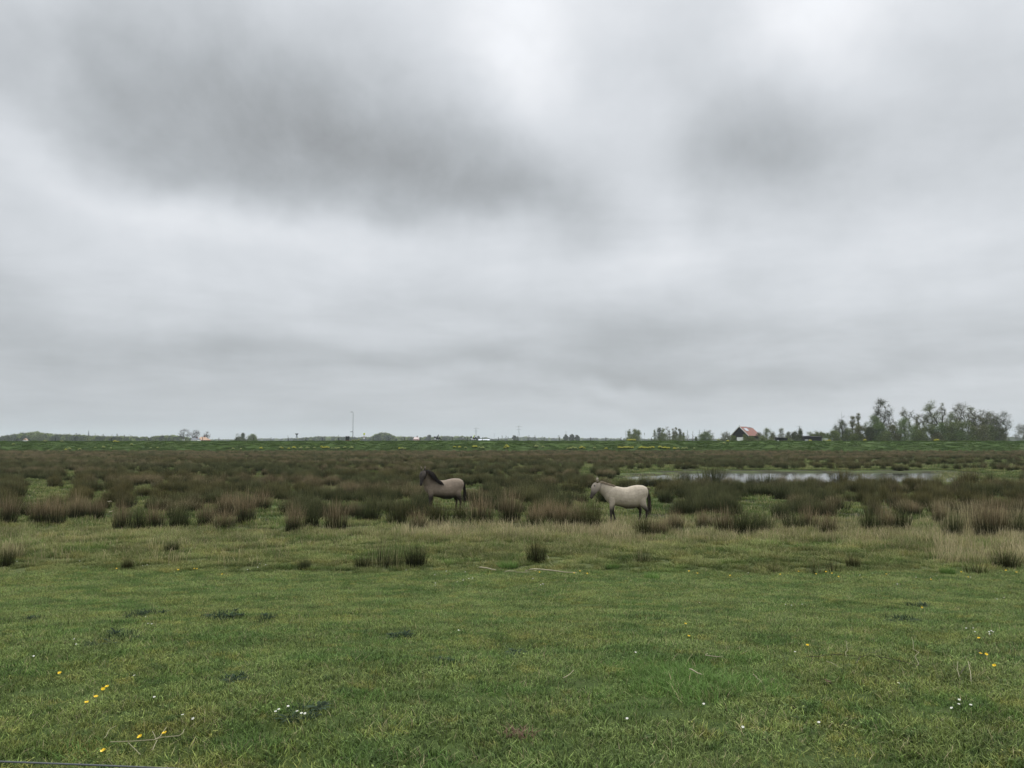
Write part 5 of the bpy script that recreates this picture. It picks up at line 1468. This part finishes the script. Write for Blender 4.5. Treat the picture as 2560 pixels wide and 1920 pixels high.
# ------------------------------------------------------------------ lawn flowers
def buttercup(h=.13):
    st = MB(); st.tube([(0, 0, -.02), (.006, 0, h * .6), (0, .004, h)], [.0018, .0015, .0012], 5)
    fl = MB(); c = Vector((0, .004, h))
    for k in range(5):
        a = k * 1.2566; d = Vector((math.cos(a), math.sin(a), 0)); e = Vector((-math.sin(a), math.cos(a), 0))
        fl.add([c, c + d * .008 + e * .008 + Vector((0, 0, .004)), c + d * .015 + e * .007 + Vector((0, 0, .012)), c + d * .016 - e * .007 + Vector((0, 0, .012)), c + d * .008 - e * .008 + Vector((0, 0, .004))], [(0, 1, 2, 3, 4)])
    ct = MB(); ct.ball(c + Vector((0, 0, .004)), .004, n=7, m=4)
    return st.mesh('stem', [M['stem']]), fl.mesh('petals', [M['butter']]), ct.mesh('centre', [M['yellow']])
def daisy(h=.10):
    st = MB(); st.tube([(0, 0, -.02), (0, .003, h)], [.0015, .0012], 5)
    fl = MB(); c = Vector((0, .003, h))
    for k in range(13):
        a = k * .4833; d = Vector((math.cos(a), math.sin(a), .12)); e = Vector((-math.sin(a), math.cos(a), 0))
        fl.add([c + d * .003, c + d * .008 + e * .0024, c + d * .0125 + e * .0018, c + d * .0125 - e * .0018, c + d * .008 - e * .0024], [(0, 1, 2, 3, 4)])
    ct = MB(); ct.ball(c + Vector((0, 0, .001)), .0042, .0042, .0025, 8, 4)
    return st.mesh('stem', [M['stem']]), fl.mesh('petals', [M['white_petal']]), ct.mesh('centre', [M['yellow']])
BC = buttercup(); DA = daisy()
def flower(px, py, kind, lab, s_=1.0):
    h = .13 if kind == 'b' else .10
    p = ground(px, py)
    # the bloom, not the foot, is what the photo shows at this spot
    q = ground(px, py + h * s_ / p.y * F * .93)
    name = 'buttercup' if kind == 'b' else 'daisy'
    r = empty(name, q, lab, name, 'yellow buttercups in the grass' if kind == 'b' else 'white daisies in the grass', random.uniform(0, 6.28))
    r.rotation_euler = (R(18) + random.uniform(-.25, .3), random.uniform(-.3, .3), random.uniform(-.6, .6))
    r.scale = (s_,) * 3
    for nm_, me_ in zip(('stem', 'petals', 'centre'), BC if kind == 'b' else DA):
        o = bpy.data.objects.new(nm_, me_); COL.objects.link(o); o.parent = r
BUT = [(152, 1684, 'lone buttercup above the group of four at the lower left'), (259, 1719, 'left one of a close pair of buttercups at the lower left'), (274, 1721, 'right one of a close pair of buttercups at the lower left'),
       (237, 1749, 'buttercup just below the close pair at the lower left'), (215, 1765, 'lowest buttercup of the group of four at the lower left'), (372, 1840, 'large buttercup above the trailing stem at bottom left'),
       (422, 1841, 'small buttercup at the tip of a side shoot of the trailing stem'), (281, 1877, 'large buttercup at the left end of the trailing stem'), (1710, 1564, 'buttercup in the middle right of the lawn, upper of two'),
       (1715, 1594, 'buttercup in the middle right of the lawn, lower of two'), (2016, 1615, 'lone buttercup left of the dark bramble shoot'), (2300, 1518, 'buttercup in the dark weed on the right'),
       (2454, 1600, 'buttercup below the daisy group on the right'), (2456, 1633, 'upper one of two touching buttercups on the right'), (2444, 1639, 'lower one of two touching buttercups on the right'), (2496, 1663, 'brightest buttercup on the right, nearest the edge')]
for px, py, lab in BUT: flower(px, py, 'b', lab, .82)
for px, py in [(1725, 1429), (1743, 1436), (1831, 1439), (1956, 1437), (1997, 1431), (2034, 1435), (2067, 1429), (2083, 1435), (2089, 1440), (2216, 1438), (2317, 1447), (2403, 1431), (2409, 1441), (2515, 1425), (2542, 1433), (2546, 1433),
               (1447, 1430), (1433, 1435), (1462, 1433), (1350, 1433), (290, 1423), (447, 1424), (488, 1423), (498, 1423), (559, 1437)]:
    lm_ = 'on the left side' if px < 700 else 'by the fallen branch' if px < 1500 else 'right of centre' if px < 2150 else 'on the far right'
    flower(px, py, 'b', 'small distant buttercup along the edge of the mown lawn ' + lm_, 1.1)
DAI = [(368, 1542), (369, 1560), (379, 1560), (194, 1595), (190, 1612), (86, 1638), (341, 1690), (388, 1744), (460, 1790), (493, 1791), (720, 1765), (701, 1774), (691, 1781), (746, 1781), (757, 1782), (767, 1782),
       (1088, 1457), (1086, 1464), (1171, 1445), (1180, 1445), (1159, 1452), (1332, 1446), (1356, 1459), (1352, 1461), (1142, 1574), (1586, 1630), (1569, 1795), (1747, 1507), (1964, 1511), (1977, 1512), (2007, 1511), (2244, 1459), (2483, 1479), (2485, 1496), (2488, 1497), (2507, 1495),
       (2421, 1571), (2436, 1572), (2437, 1580), (2471, 1577), (2477, 1576), (2481, 1581), (2473, 1586), (1988, 1631), (2242, 1710), (2395, 1748), (2396, 1763), (2425, 1763), (2387, 1769), (1759, 1759), (1856, 1814), (2048, 1806),
       (44, 1403), (197, 1403), (360, 1413), (372, 1411), (424, 1412), (648, 1410), (645, 1417), (618, 1423), (667, 1411), (1015, 1425), (1116, 1427), (1163, 1429), (1090, 1437), (1867, 1431), (2153, 1437), (2181, 1435), (2289, 1442), (2324, 1444), (2422, 1442), (2340, 1440), (2120, 1433), (1143, 1455), (1155, 1450)]
def dlab(px, py):
    if py < 1440: return 'tiny white daisy at the edge of the mown lawn ' + ('on the left' if px < 800 else 'by the fallen branch' if px < 1500 else 'on the right')
    if py < 1470: return 'small white daisy on the upper lawn ' + ('near the fallen branch' if px < 1500 else 'on the right')
    if px < 400 and py < 1570: return 'white daisy in the dark weeds on the left'
    if px < 210: return 'white daisy near the left edge of the lawn'
    if px < 400: return 'white daisy ' + ('above' if py < 1720 else 'right of') + ' the group of buttercups at the lower left'
    if px < 500: return ('larger' if px < 480 else 'smaller') + ' white daisy of a pair above the large buttercup'
    if px < 800: return 'white daisy in a loose cluster of six at the lower left of centre'
    if px < 1500: return 'lone white daisy in the middle of the lawn'
    if px < 1700: return 'lone white daisy ' + ('above' if py < 1700 else 'below') + ' the lush grass patch'
    if py < 1515 and px < 2100: return 'white daisy in the loose row on the upper right lawn'
    if py < 1500: return 'small white daisy in the upper right corner of the lawn'
    if py < 1590: return 'white daisy in the bright group on the right'
    if 2380 < px < 2430: return 'white daisy in the group of four at the lower right'
    return 'lone white daisy on the lower right lawn' if py > 1720 else 'lone white daisy near the bramble shoot'
for px, py in DAI: flower(px, py, 'd', dlab(px, py), .66 if py > 1500 else .85)

# ------------------------------------------------------------------ weeds, sticks, wire
def weed_clump():
    mb = MB()
    for k in range(16):
        a = k * .3927 + random.uniform(-.2, .2); L = random.uniform(.06, .13)
        d = Vector((math.cos(a), math.sin(a), 0)); e = Vector((-d.y, d.x, 0)); lift = random.uniform(.5, 1.3)
        pts = []
        for i in range(6):
            t = i / 5; w = .012 * math.sin(math.pi * min(1, t * .9 + .1)) * (1.35 if i % 2 else .75)
            c = d * L * t + Vector((0, 0, .01 + L * lift * (t - .7 * t * t)))
            pts += [c - e * w, c + e * w]
        mb.add(pts, [(2 * i, 2 * i + 1, 2 * i + 3, 2 * i + 2) for i in range(5)], [i // 2 / 5 for i in range(12)], random.random())
    return mb
def weed_patch(n, rx, ry):
    mb = MB()
    for _ in range(n):
        a = random.uniform(0, 6.28); q = random.random() ** .5
        c = weed_clump(); ox, oy = q * rx * math.cos(a), q * ry * math.sin(a); s_ = random.uniform(.6, 1.1)
        c.v = [(v[0] * s_ + ox, v[1] * s_ + oy, v[2] * s_) for v in c.v]
        mb.join(c)
    for _ in range(n * 46):
        a = random.uniform(0, 6.28); q = random.random() ** .75
        blade(mb, (q * rx * math.cos(a), q * ry * math.sin(a), 0), random.uniform(.05, .13) * (1.1 - .5 * q), random.uniform(.006, .014), random.uniform(0, 6.28), random.uniform(.2, 1.3), 3)
    return mb
for px, py, w_, d_, lab in [(350, 1543, 110, .45, 'dark thistle like weed patch, left one on the upper left lawn'), (548, 1548, 110, .5, 'dark weed patch in the middle of three on the left lawn'), (668, 1552, 60, .35, 'small dark weed patch right of the middle one on the left lawn'),
                            (300, 1600, 90, .35, 'dark weed patch lower on the left lawn'), (215, 1622, 80, .25, 'faint dark weed patch at the left, by two daisies'), (78, 1555, 50, .25, 'small brownish weed patch near the left edge'),
                            (2296, 1519, 50, .35, 'small dark weed patch with a buttercup on the right lawn'), (2265, 1556, 110, .35, 'wide low dark weed patch on the right lawn'), (1002, 1600, 70, .3, 'green weed patch in the middle of the lawn'), (1108, 1660, 46, .18, 'small dark weed right of the middle weed patch'),
                            (1290, 1641, 26, .12, 'tiny dark leaf tuft in the middle of the lawn'), (740, 1795, 110, .25, 'dark weed patch under the six daisies'), (580, 1708, 110, .3, 'dark green weed patch left of centre on the lawn')]:
    p = ground(px, py); W = w_ / F * p.y / 2
    o = weed_patch(max(3, int(W * d_ * 55)), W, d_).build('weed_patch', M['weed']); o.location = p; o.scale = (1, 1, 1.0 if py < 1610 else .6); tag(o, lab, 'weeds', 'dark weed patches on the lawn')
# lush longer grass
tus = [patch(200, .26, .04, .16, .0085, .2, 1.4, 3, strawp=.03).mesh('grass_tussock', [M['lush'], M['straw']]) for _ in range(3)]
for i in range(52):
    a = random.uniform(0, 6.28); q = random.random() ** .8 * (1 + .25 * math.sin(3 * i))
    px, py = 1735 + 245 * q * math.cos(a), 1705 + 72 * q * math.sin(a)
    p = ground(px, py); o = bpy.data.objects.new('grass_tussock', tus[i % 3]); COL.objects.link(o)
    o.location = p; s_ = random.uniform(.55, 1.1) * (1.05 - .45 * q); o.scale = (s_, s_, s_); o.rotation_euler = (0, 0, a); o['tint'] = random.random()
    tag(o, 'bright green tussock of longer grass in the lush patch, ' + ('upper left part' if px < 1735 and py < 1705 else 'lower left part' if px < 1735 else 'upper right part' if py < 1705 else 'lower right part'), 'grass tussock', 'tussocks of the lush grass patch')
for px, py, s_, lab in [(970, 1612, .6, 'small green tussock in the middle of the lawn'), (900, 1752, .6, 'small green tussock in the lower middle of the lawn'), (1260, 1730, .6, 'green tussock left of the lush patch'), (2090, 1700, .5, 'green tussock by the dead leaf'), (645, 1880, .5, 'yellow green tussock at the bottom left'), (215, 1888, .6, 'leafy tussock right of the wire at the bottom left'), (1858, 1650, .7, 'dark upright tussock right of the pale bent stick'), (2380, 1745, .5, 'green tussock by the four daisies'), (1330, 1470, .7, 'green tussock on the upper lawn right of centre'), (700, 1585, .6, 'bright tussock below the small dark weeds'), (2540, 1590, .8, 'green tussock at the right edge of the lawn')]:
    p = ground(px, py); o = bpy.data.objects.new('grass_tussock', tus[int(px) % 3]); COL.objects.link(o)
    o.location = p; o.scale = (s_ * 1.2, s_ * 1.2, s_); o['tint'] = .5; tag(o, lab, 'grass tussock')

def stick(name, pts, rad, mat, label, cat, lift=.03, group=None, h=None):
    P = []
    for i, (px, py) in enumerate(pts):
        p = ground(px, py); p.z += lift if h is None else h[i]
        P.append(p)
    Q = []
    for i in range(len(P) - 1):
        for k in range(3):
            Q.append(P[i].lerp(P[i + 1], k / 3) + Vector((random.uniform(-1, 1), random.uniform(-1, 1), random.uniform(-1, 1))) * (P[i] - P[i + 1]).length * .025)
    Q.append(P[-1]); c = Q[0].copy()
    m_ = MB(); m_.tube([q - c for q in Q], [.62 * rad * (1 - .45 * i / len(Q)) for i in range(len(Q))], 7)
    o = m_.build(name, mat, None, True); o.location = c
    tag(o, label, cat, group)
    return o
br = empty('branch', ground(1339, 1430), 'long bleached fallen branch lying along the edge of the lawn', 'branch')
def branch_part(name, pts, r0, r1, lift):
    P = [ground(*q) + Vector((0, 0, lift)) - br.location for q in pts]
    m_ = MB(); m_.tube(P, [r0 + (r1 - r0) * i / (len(P) - 1) for i in range(len(P))], 8); return m_.build(name, M['branch'], br, True)
branch_part('limb', [(1314, 1432), (1326, 1429), (1339, 1428), (1352, 1429), (1375, 1431), (1398, 1434), (1412, 1436), (1442, 1437)], .019, .008, .05)
branch_part('fork', [(1341, 1430), (1326, 1434), (1312, 1435), (1290, 1435)], .012, .006, .04)
stick('branch', [(1199, 1427), (1212, 1428), (1230, 1432), (1240, 1434)], .026, M['branch'], 'short bleached branch piece left of the long fallen branch', 'branch', .08)
stick('branch', [(1262, 1435), (1275, 1434), (1291, 1435)], .016, M['branch'], 'thin bleached twig between the two branch pieces', 'branch', .06)
stick('straw_stalk', [(1386, 1424), (1378, 1409), (1366, 1392)], .010, M['strawstem'], 'leaning pale stalk behind the fallen branch', 'stalk', h=[.02, .03, .05])
stick('twig', [(1768, 1648), (1764, 1653), (1780, 1655), (1805, 1657)], .007, M['branch'], 'pale hooked twig above the lush grass patch', 'twig', .05)
stick('twig', [(1724, 1713), (1738, 1721), (1755, 1729)], .008, M['branch'], 'thick pale twig lying in the lush grass', 'twig', .12)
stick('twig', [(1408, 1712), (1420, 1705), (1434, 1691)], .005, M['branch'], 'pale twig left of the lush grass patch', 'twig', .05)
stick('straw_stalk', [(1883, 1727), (1895, 1740), (1906, 1752)], .004, M['strawstem'], 'pale stalk in the right part of the lush grass', 'stalk', .12)
stick('straw_stalk', [(2114, 1649), (2117, 1638), (2115, 1625)], .004, M['strawstem'], 'short upright pale stalk above the bramble shoot', 'stalk', h=[.02, .05, .09])
stick('straw_stalk', [(2293, 1678), (2291, 1655), (2280, 1624)], .004, M['strawstem'], 'long pale stalk standing right of the bramble shoot', 'stalk', h=[.02, .08, .12])
stick('straw_stalk', [(2402, 1706), (2393, 1693), (2396, 1683)], .004, M['strawstem'], 'left pale stalk of the dark forked twig at the right', 'stalk', h=[.02, .06, .09])
stick('straw_stalk', [(2430, 1717), (2425, 1700), (2421, 1685)], .005, M['strawstem'], 'thick pale stalk right of the dark forked twig', 'stalk', h=[.02, .06, .1])
stick('twig', [(2401, 1706), (2408, 1695), (2418, 1683)], .005, M['twig'], 'short dark forked twig at the right', 'twig', .06)
stick('bramble_shoot', [(2015, 1661), (2060, 1656), (2090, 1654), (2130, 1657), (2160, 1660)], .004, M['twig'], 'dark bramble shoot arching left on the right lawn', 'bramble shoot', .06)
stick('bramble_shoot', [(2137, 1682), (2150, 1665), (2172, 1653), (2205, 1643)], .004, M['twig'], 'dark bramble shoot rising steeply to the right', 'bramble shoot', .07)
stick('bramble_shoot', [(2190, 1657), (2230, 1667), (2280, 1678), (2320, 1690)], .004, M['twig'], 'long dark bramble shoot sloping down to the right', 'bramble shoot', .06)
stick('bramble_shoot', [(2438, 1640), (2455, 1655), (2474, 1671)], .004, M['twig'], 'dark bramble shoot beside the touching buttercups', 'bramble shoot', .06)
stick('straw_stalk', [(2067, 1672), (2085, 1678), (2098, 1688)], .004, M['strawstem'], 'pale curved stalk above the dead leaf', 'stalk', .06)
stick('straw_stalk', [(259, 1869), (272, 1847), (290, 1836)], .003, M['strawstem'], 'pale curved stalk above the leftmost large buttercup', 'stalk', .05)
ts = empty('trailing_plant', ground(380, 1880), 'trailing buttercup stem with side shoots at the bottom left', 'plant')
for nm_, pts, r_ in (('runner', [(275, 1883), (330, 1881), (385, 1877), (402, 1871), (446, 1867)], .0026), ('shoot', [(446, 1867), (456, 1860), (460, 1850)], .002), ('shoot', [(385, 1877), (400, 1868), (415, 1845)], .002), ('shoot', [(381, 1904), (387, 1888), (392, 1878)], .002), ('shoot', [(320, 1885), (335, 1900), (350, 1916)], .002), ('shoot', [(380, 1855), (386, 1866), (388, 1877)], .0018)):
    P = [ground(*q) + Vector((0, 0, .06)) - ts.location for q in pts]
    m_ = MB(); m_.tube(P, r_, 6); m_.build(nm_, M['strawstem'], ts)
dl = MB()
for k in range(7):
    a = random.uniform(0, 6.28); c = Vector((random.uniform(-.03, .03), random.uniform(-.03, .03), random.uniform(.02, .06)))
    u = Vector((math.cos(a), math.sin(a), random.uniform(-.4, .8))) * .035; v_ = Vector((-math.sin(a), math.cos(a), .4)) * .022
    dl.add([c - u, c - u * .2 + v_, c + u, c + u * .1 - v_ + Vector((0, 0, .012))], [(0, 1, 2), (0, 2, 3)])
o = dl.build('dead_leaf', M['deadleaf']); o.scale = (.65,) * 3; o.location = ground(2072, 1712); tag(o, 'curled reddish brown dead leaf on the right lawn', 'dead leaf')
dl = MB()
for k in range(60): blade(dl, (random.uniform(-.10, .10), random.uniform(-.06, .06), .01), random.uniform(.03, .08), .008, random.uniform(0, 6.28), 1.2, 2)
o = dl.build('dead_thatch', M['deadleaf']); o.location = ground(1300, 1845); tag(o, 'brown patch of dead grass at the bottom centre', 'dead grass')
# bleached stalk scraps by the left rush row
stick('straw_stalk', [(269, 1281), (274, 1279), (278, 1281)], .028, M['branch'], 'short arched bleached stalk scrap by the left rush row', 'stalk', .45)
stick('straw_stalk', [(273, 1294), (278, 1292), (282, 1291)], .026, M['branch'], 'bleached stalk scrap just below the arched one', 'stalk', .22)
# electric fence rope close to the camera
wy = 1.75
P = [at(-900, 1893 - 8, wy), at(-500, 1899 - 4, wy), at(0, 1904, wy), at(200, 1911.5, wy), at(400, 1920, wy), at(900, 1940, wy), at(1500, 1960, wy), at(2600, 1985, wy), at(3600, 1990, wy)]
m_ = MB(); c = P[2].copy()
Q = []
for i in range(len(P) - 1):
    for k in range(6): Q.append(P[i].lerp(P[i + 1], k / 6) - c)
m_.tube(Q, .0019, 8)
o = m_.build('fence_rope', M['wire'], None, True); o.location = c; tag(o, 'thin grey electric fence rope crossing the bottom left corner', 'fence rope')

# ------------------------------------------------------------------ sky
world = bpy.data.worlds.new('World'); SC.world = world; world.use_nodes = True
nt = NT(world.node_tree); nt.n.clear()
wo = nt.new('ShaderNodeOutputWorld'); bg = nt.new('ShaderNodeBackground')
SUN_EL, SUN_AZ = R(52), R(28)      # azimuth measured from +Y towards +X
sky = nt.new('ShaderNodeTexSky', sky_type='NISHITA'); sky.sun_disc = False
sky.sun_elevation = SUN_EL; sky.sun_rotation = SUN_AZ
sky.air_density = 1.2; sky.dust_density = 2.0
gen = nt.new('ShaderNodeTexCoord').outputs['Generated']
sep = nt.new('ShaderNodeSeparateXYZ'); nt.put(sep, 0, gen)
X_, Y_, Z_ = sep.outputs
az = nt.math('ARCTAN2', X_, Y_)
el = nt.math('ARCSINE', Z_)
# cloud-plane coordinates (clouds shrink towards the horizon as a real layer does)
inv = nt.math('DIVIDE', 1.0, nt.math('ADD', nt.math('MAXIMUM', Z_, 0.0), .10))
cx = nt.math('MULTIPLY', X_, inv); cy = nt.math('MULTIPLY', Y_, inv)
cv = nt.new('ShaderNodeCombineXYZ'); nt.put(cv, 0, cx); nt.put(cv, 1, cy)
cvn = cv.outputs[0]
wa = nt.noise(gen, 4.2, 5, .55); wb = nt.new('ShaderNodeVectorMath', operation='ADD'); nt.put(wb, 0, gen); wb.inputs[1].default_value = (7.3, 2.1, 4.4)
wb2 = nt.noise(wb.outputs[0], 4.2, 5, .5)
waz = nt.math('ADD', az, nt.math('MULTIPLY', nt.math('SUBTRACT', wa, .5), .24))
wel = nt.math('ADD', el, nt.math('MULTIPLY', nt.math('SUBTRACT', wb2, .5), .14))
pv = nt.new('ShaderNodeCombineXYZ'); nt.put(pv, 0, waz); nt.put(pv, 1, wel)
P2 = pv.outputs[0]
# cloud masses: photo-plane centre and radii -> direction on the sky; (cx, cy, rx, ry, tilt deg, amount)
BL = [
 (500, 245, 520, 170, -10, -.115), (1010, 430, 410, 150, -16, -.14), (1330, 480, 200, 130, -10, -.10), (60, 210, 260, 150, 0, -.075), (720, 110, 380, 150, -12, -.065),
 (500, 400, 250, 60, -15, -.04),
 (1260, 140, 100, 260, 22, .055), (1420, 360, 90, 160, 15, .035), (2010, 80, 230, 110, 10, .08), (20, 60, 70, 120, 0, .05),
 (1740, 200, 240, 220, -35, -.085), (2010, 445, 270, 105, -14, -.12), (1950, 520, 160, 80, -20, -.05), (2470, 130, 190, 170, 0, -.055), (2520, 430, 170, 140, 0, -.05),
 (100, 420, 330, 55, -12, .05), (650, 540, 420, 60, -12, .055), (1300, 650, 420, 75, -6, .06), (1620, 400, 110, 170, 10, .055), (2200, 560, 380, 120, 0, .035),
 (180, 810, 460, 85, -8, -.055), (1600, 830, 480, 85, 0, -.085), (1750, 930, 720, 26, 0, -.05), (900, 905, 520, 34, -3, -.045), (1180, 860, 100, 40, -20, .02),
 (1420, 1010, 260, 16, 0, -.03), (2000, 1030, 520, 45, 0, .035), (500, 1010, 700, 50, 0, -.012), (2300, 800, 200, 80, 0, -.02), (560, 700, 200, 60, 0, .02),
]
acc = None
for (px, py, rx, ry, tl, am) in BL:
    d = ray(px, py).normalized()
    a_, e_ = math.atan2(d.x, d.y), math.asin(d.z)
    mp = nt.new('ShaderNodeMapping', vector_type='TEXTURE')
    nt.put(mp, 'Vector', P2)
    mp.inputs['Location'].default_value = (a_, e_, 0); mp.inputs['Rotation'].default_value = (0, 0, R(tl)); mp.inputs['Scale'].default_value = (rx / F, ry / F, 1)
    dt = nt.new('ShaderNodeVectorMath', operation='DOT_PRODUCT'); nt.l.new(mp.outputs[0], dt.inputs[0]); nt.l.new(mp.outputs[0], dt.inputs[1])
    g_ = nt.math('POWER', 2.71828, nt.math('MULTIPLY', dt.outputs['Value'], -.8))
    acc = nt.math('MULTIPLY_ADD', g_, am * 1.0, acc if acc is not None else 0.0)
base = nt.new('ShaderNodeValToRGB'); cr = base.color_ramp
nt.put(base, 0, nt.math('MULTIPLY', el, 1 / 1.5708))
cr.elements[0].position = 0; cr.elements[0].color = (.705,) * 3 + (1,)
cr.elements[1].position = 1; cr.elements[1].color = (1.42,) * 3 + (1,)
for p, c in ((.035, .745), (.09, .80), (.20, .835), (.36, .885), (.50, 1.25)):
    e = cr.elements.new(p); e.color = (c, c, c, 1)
bil = nt.noise(gen, 5.5, 8, .6, .2)
acc = nt.math('MULTIPLY', acc, nt.math('MULTIPLY_ADD', bil, 1.5, .28))
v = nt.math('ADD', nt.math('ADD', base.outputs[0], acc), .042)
det = nt.noise(cvn, .9, 8, .58, .25)
fade = nt.mapr(el, .0, .10, .25, 1)
v = nt.math('ADD', v, nt.math('MULTIPLY', nt.math('MULTIPLY', nt.math('SUBTRACT', det, .5), .19), fade))
det2 = nt.noise(gen, 7, 9, .58, .3)
v = nt.math('ADD', v, nt.math('MULTIPLY', nt.math('MULTIPLY', nt.math('SUBTRACT', det2, .5), .09), fade))
# left a little darker than right near the horizon
v = nt.math('ADD', v, nt.math('MULTIPLY', X_, .025))
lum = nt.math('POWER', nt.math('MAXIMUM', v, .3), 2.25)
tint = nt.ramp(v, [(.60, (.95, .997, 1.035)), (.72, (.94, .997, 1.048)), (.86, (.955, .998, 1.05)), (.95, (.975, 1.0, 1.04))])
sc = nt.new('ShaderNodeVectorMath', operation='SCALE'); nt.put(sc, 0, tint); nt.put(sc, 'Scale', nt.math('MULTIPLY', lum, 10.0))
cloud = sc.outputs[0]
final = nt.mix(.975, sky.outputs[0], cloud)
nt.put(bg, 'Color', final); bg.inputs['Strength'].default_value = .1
nt.l.new(bg.outputs[0], wo.inputs['Surface'])

sl = bpy.data.lights.new('sun', 'SUN'); sl.energy = 1.5; sl.angle = R(35); sl.color = (1, .96, .86)
so = bpy.data.objects.new('sun', sl); COL.objects.link(so)
sd = Vector((math.sin(SUN_AZ) * math.cos(SUN_EL), math.cos(SUN_AZ) * math.cos(SUN_EL), math.sin(SUN_EL)))
so.rotation_euler = sd.to_track_quat('Z', 'Y').to_euler(); so.location = (0, -5, 40)

# ------------------------------------------------------------------ air
HAZE = .00013
if HAZE:
    hb = MB(); hb.box((0, 2950, 33), (12000, 7100, 72))
    m, nt, out = newmat('haze')
    vp = nt.new('ShaderNodeVolumePrincipled')
    vp.inputs['Color'].default_value = (.86, .93, 1, 1); vp.inputs['Density'].default_value = HAZE; vp.inputs['Anisotropy'].default_value = 0
    nt.l.new(vp.outputs[0], out.inputs['Volume'])
    ho = hb.build('haze', m); tag(ho, kind='stuff')

# ------------------------------------------------------------------ camera
cam = bpy.data.cameras.new('camera'); co = bpy.data.objects.new('camera', cam); COL.objects.link(co)
co.location = (0, 0, CAMZ); co.rotation_euler = (math.pi / 2 + PITCH, 0, 0)
cam.sensor_width = 36; cam.lens = 36 * F / 2560; cam.clip_start = .05; cam.clip_end = 12000
SC.camera = co
SC.view_settings.view_transform = 'Standard'; SC.view_settings.look = 'None'; SC.view_settings.exposure = 0; SC.view_settings.gamma = 1
SC.cycles.max_bounces = 5; SC.cycles.diffuse_bounces = 3; SC.cycles.glossy_bounces = 3; SC.cycles.transmission_bounces = 3; SC.cycles.volume_bounces = 1
SC.cycles.transparent_max_bounces = 6
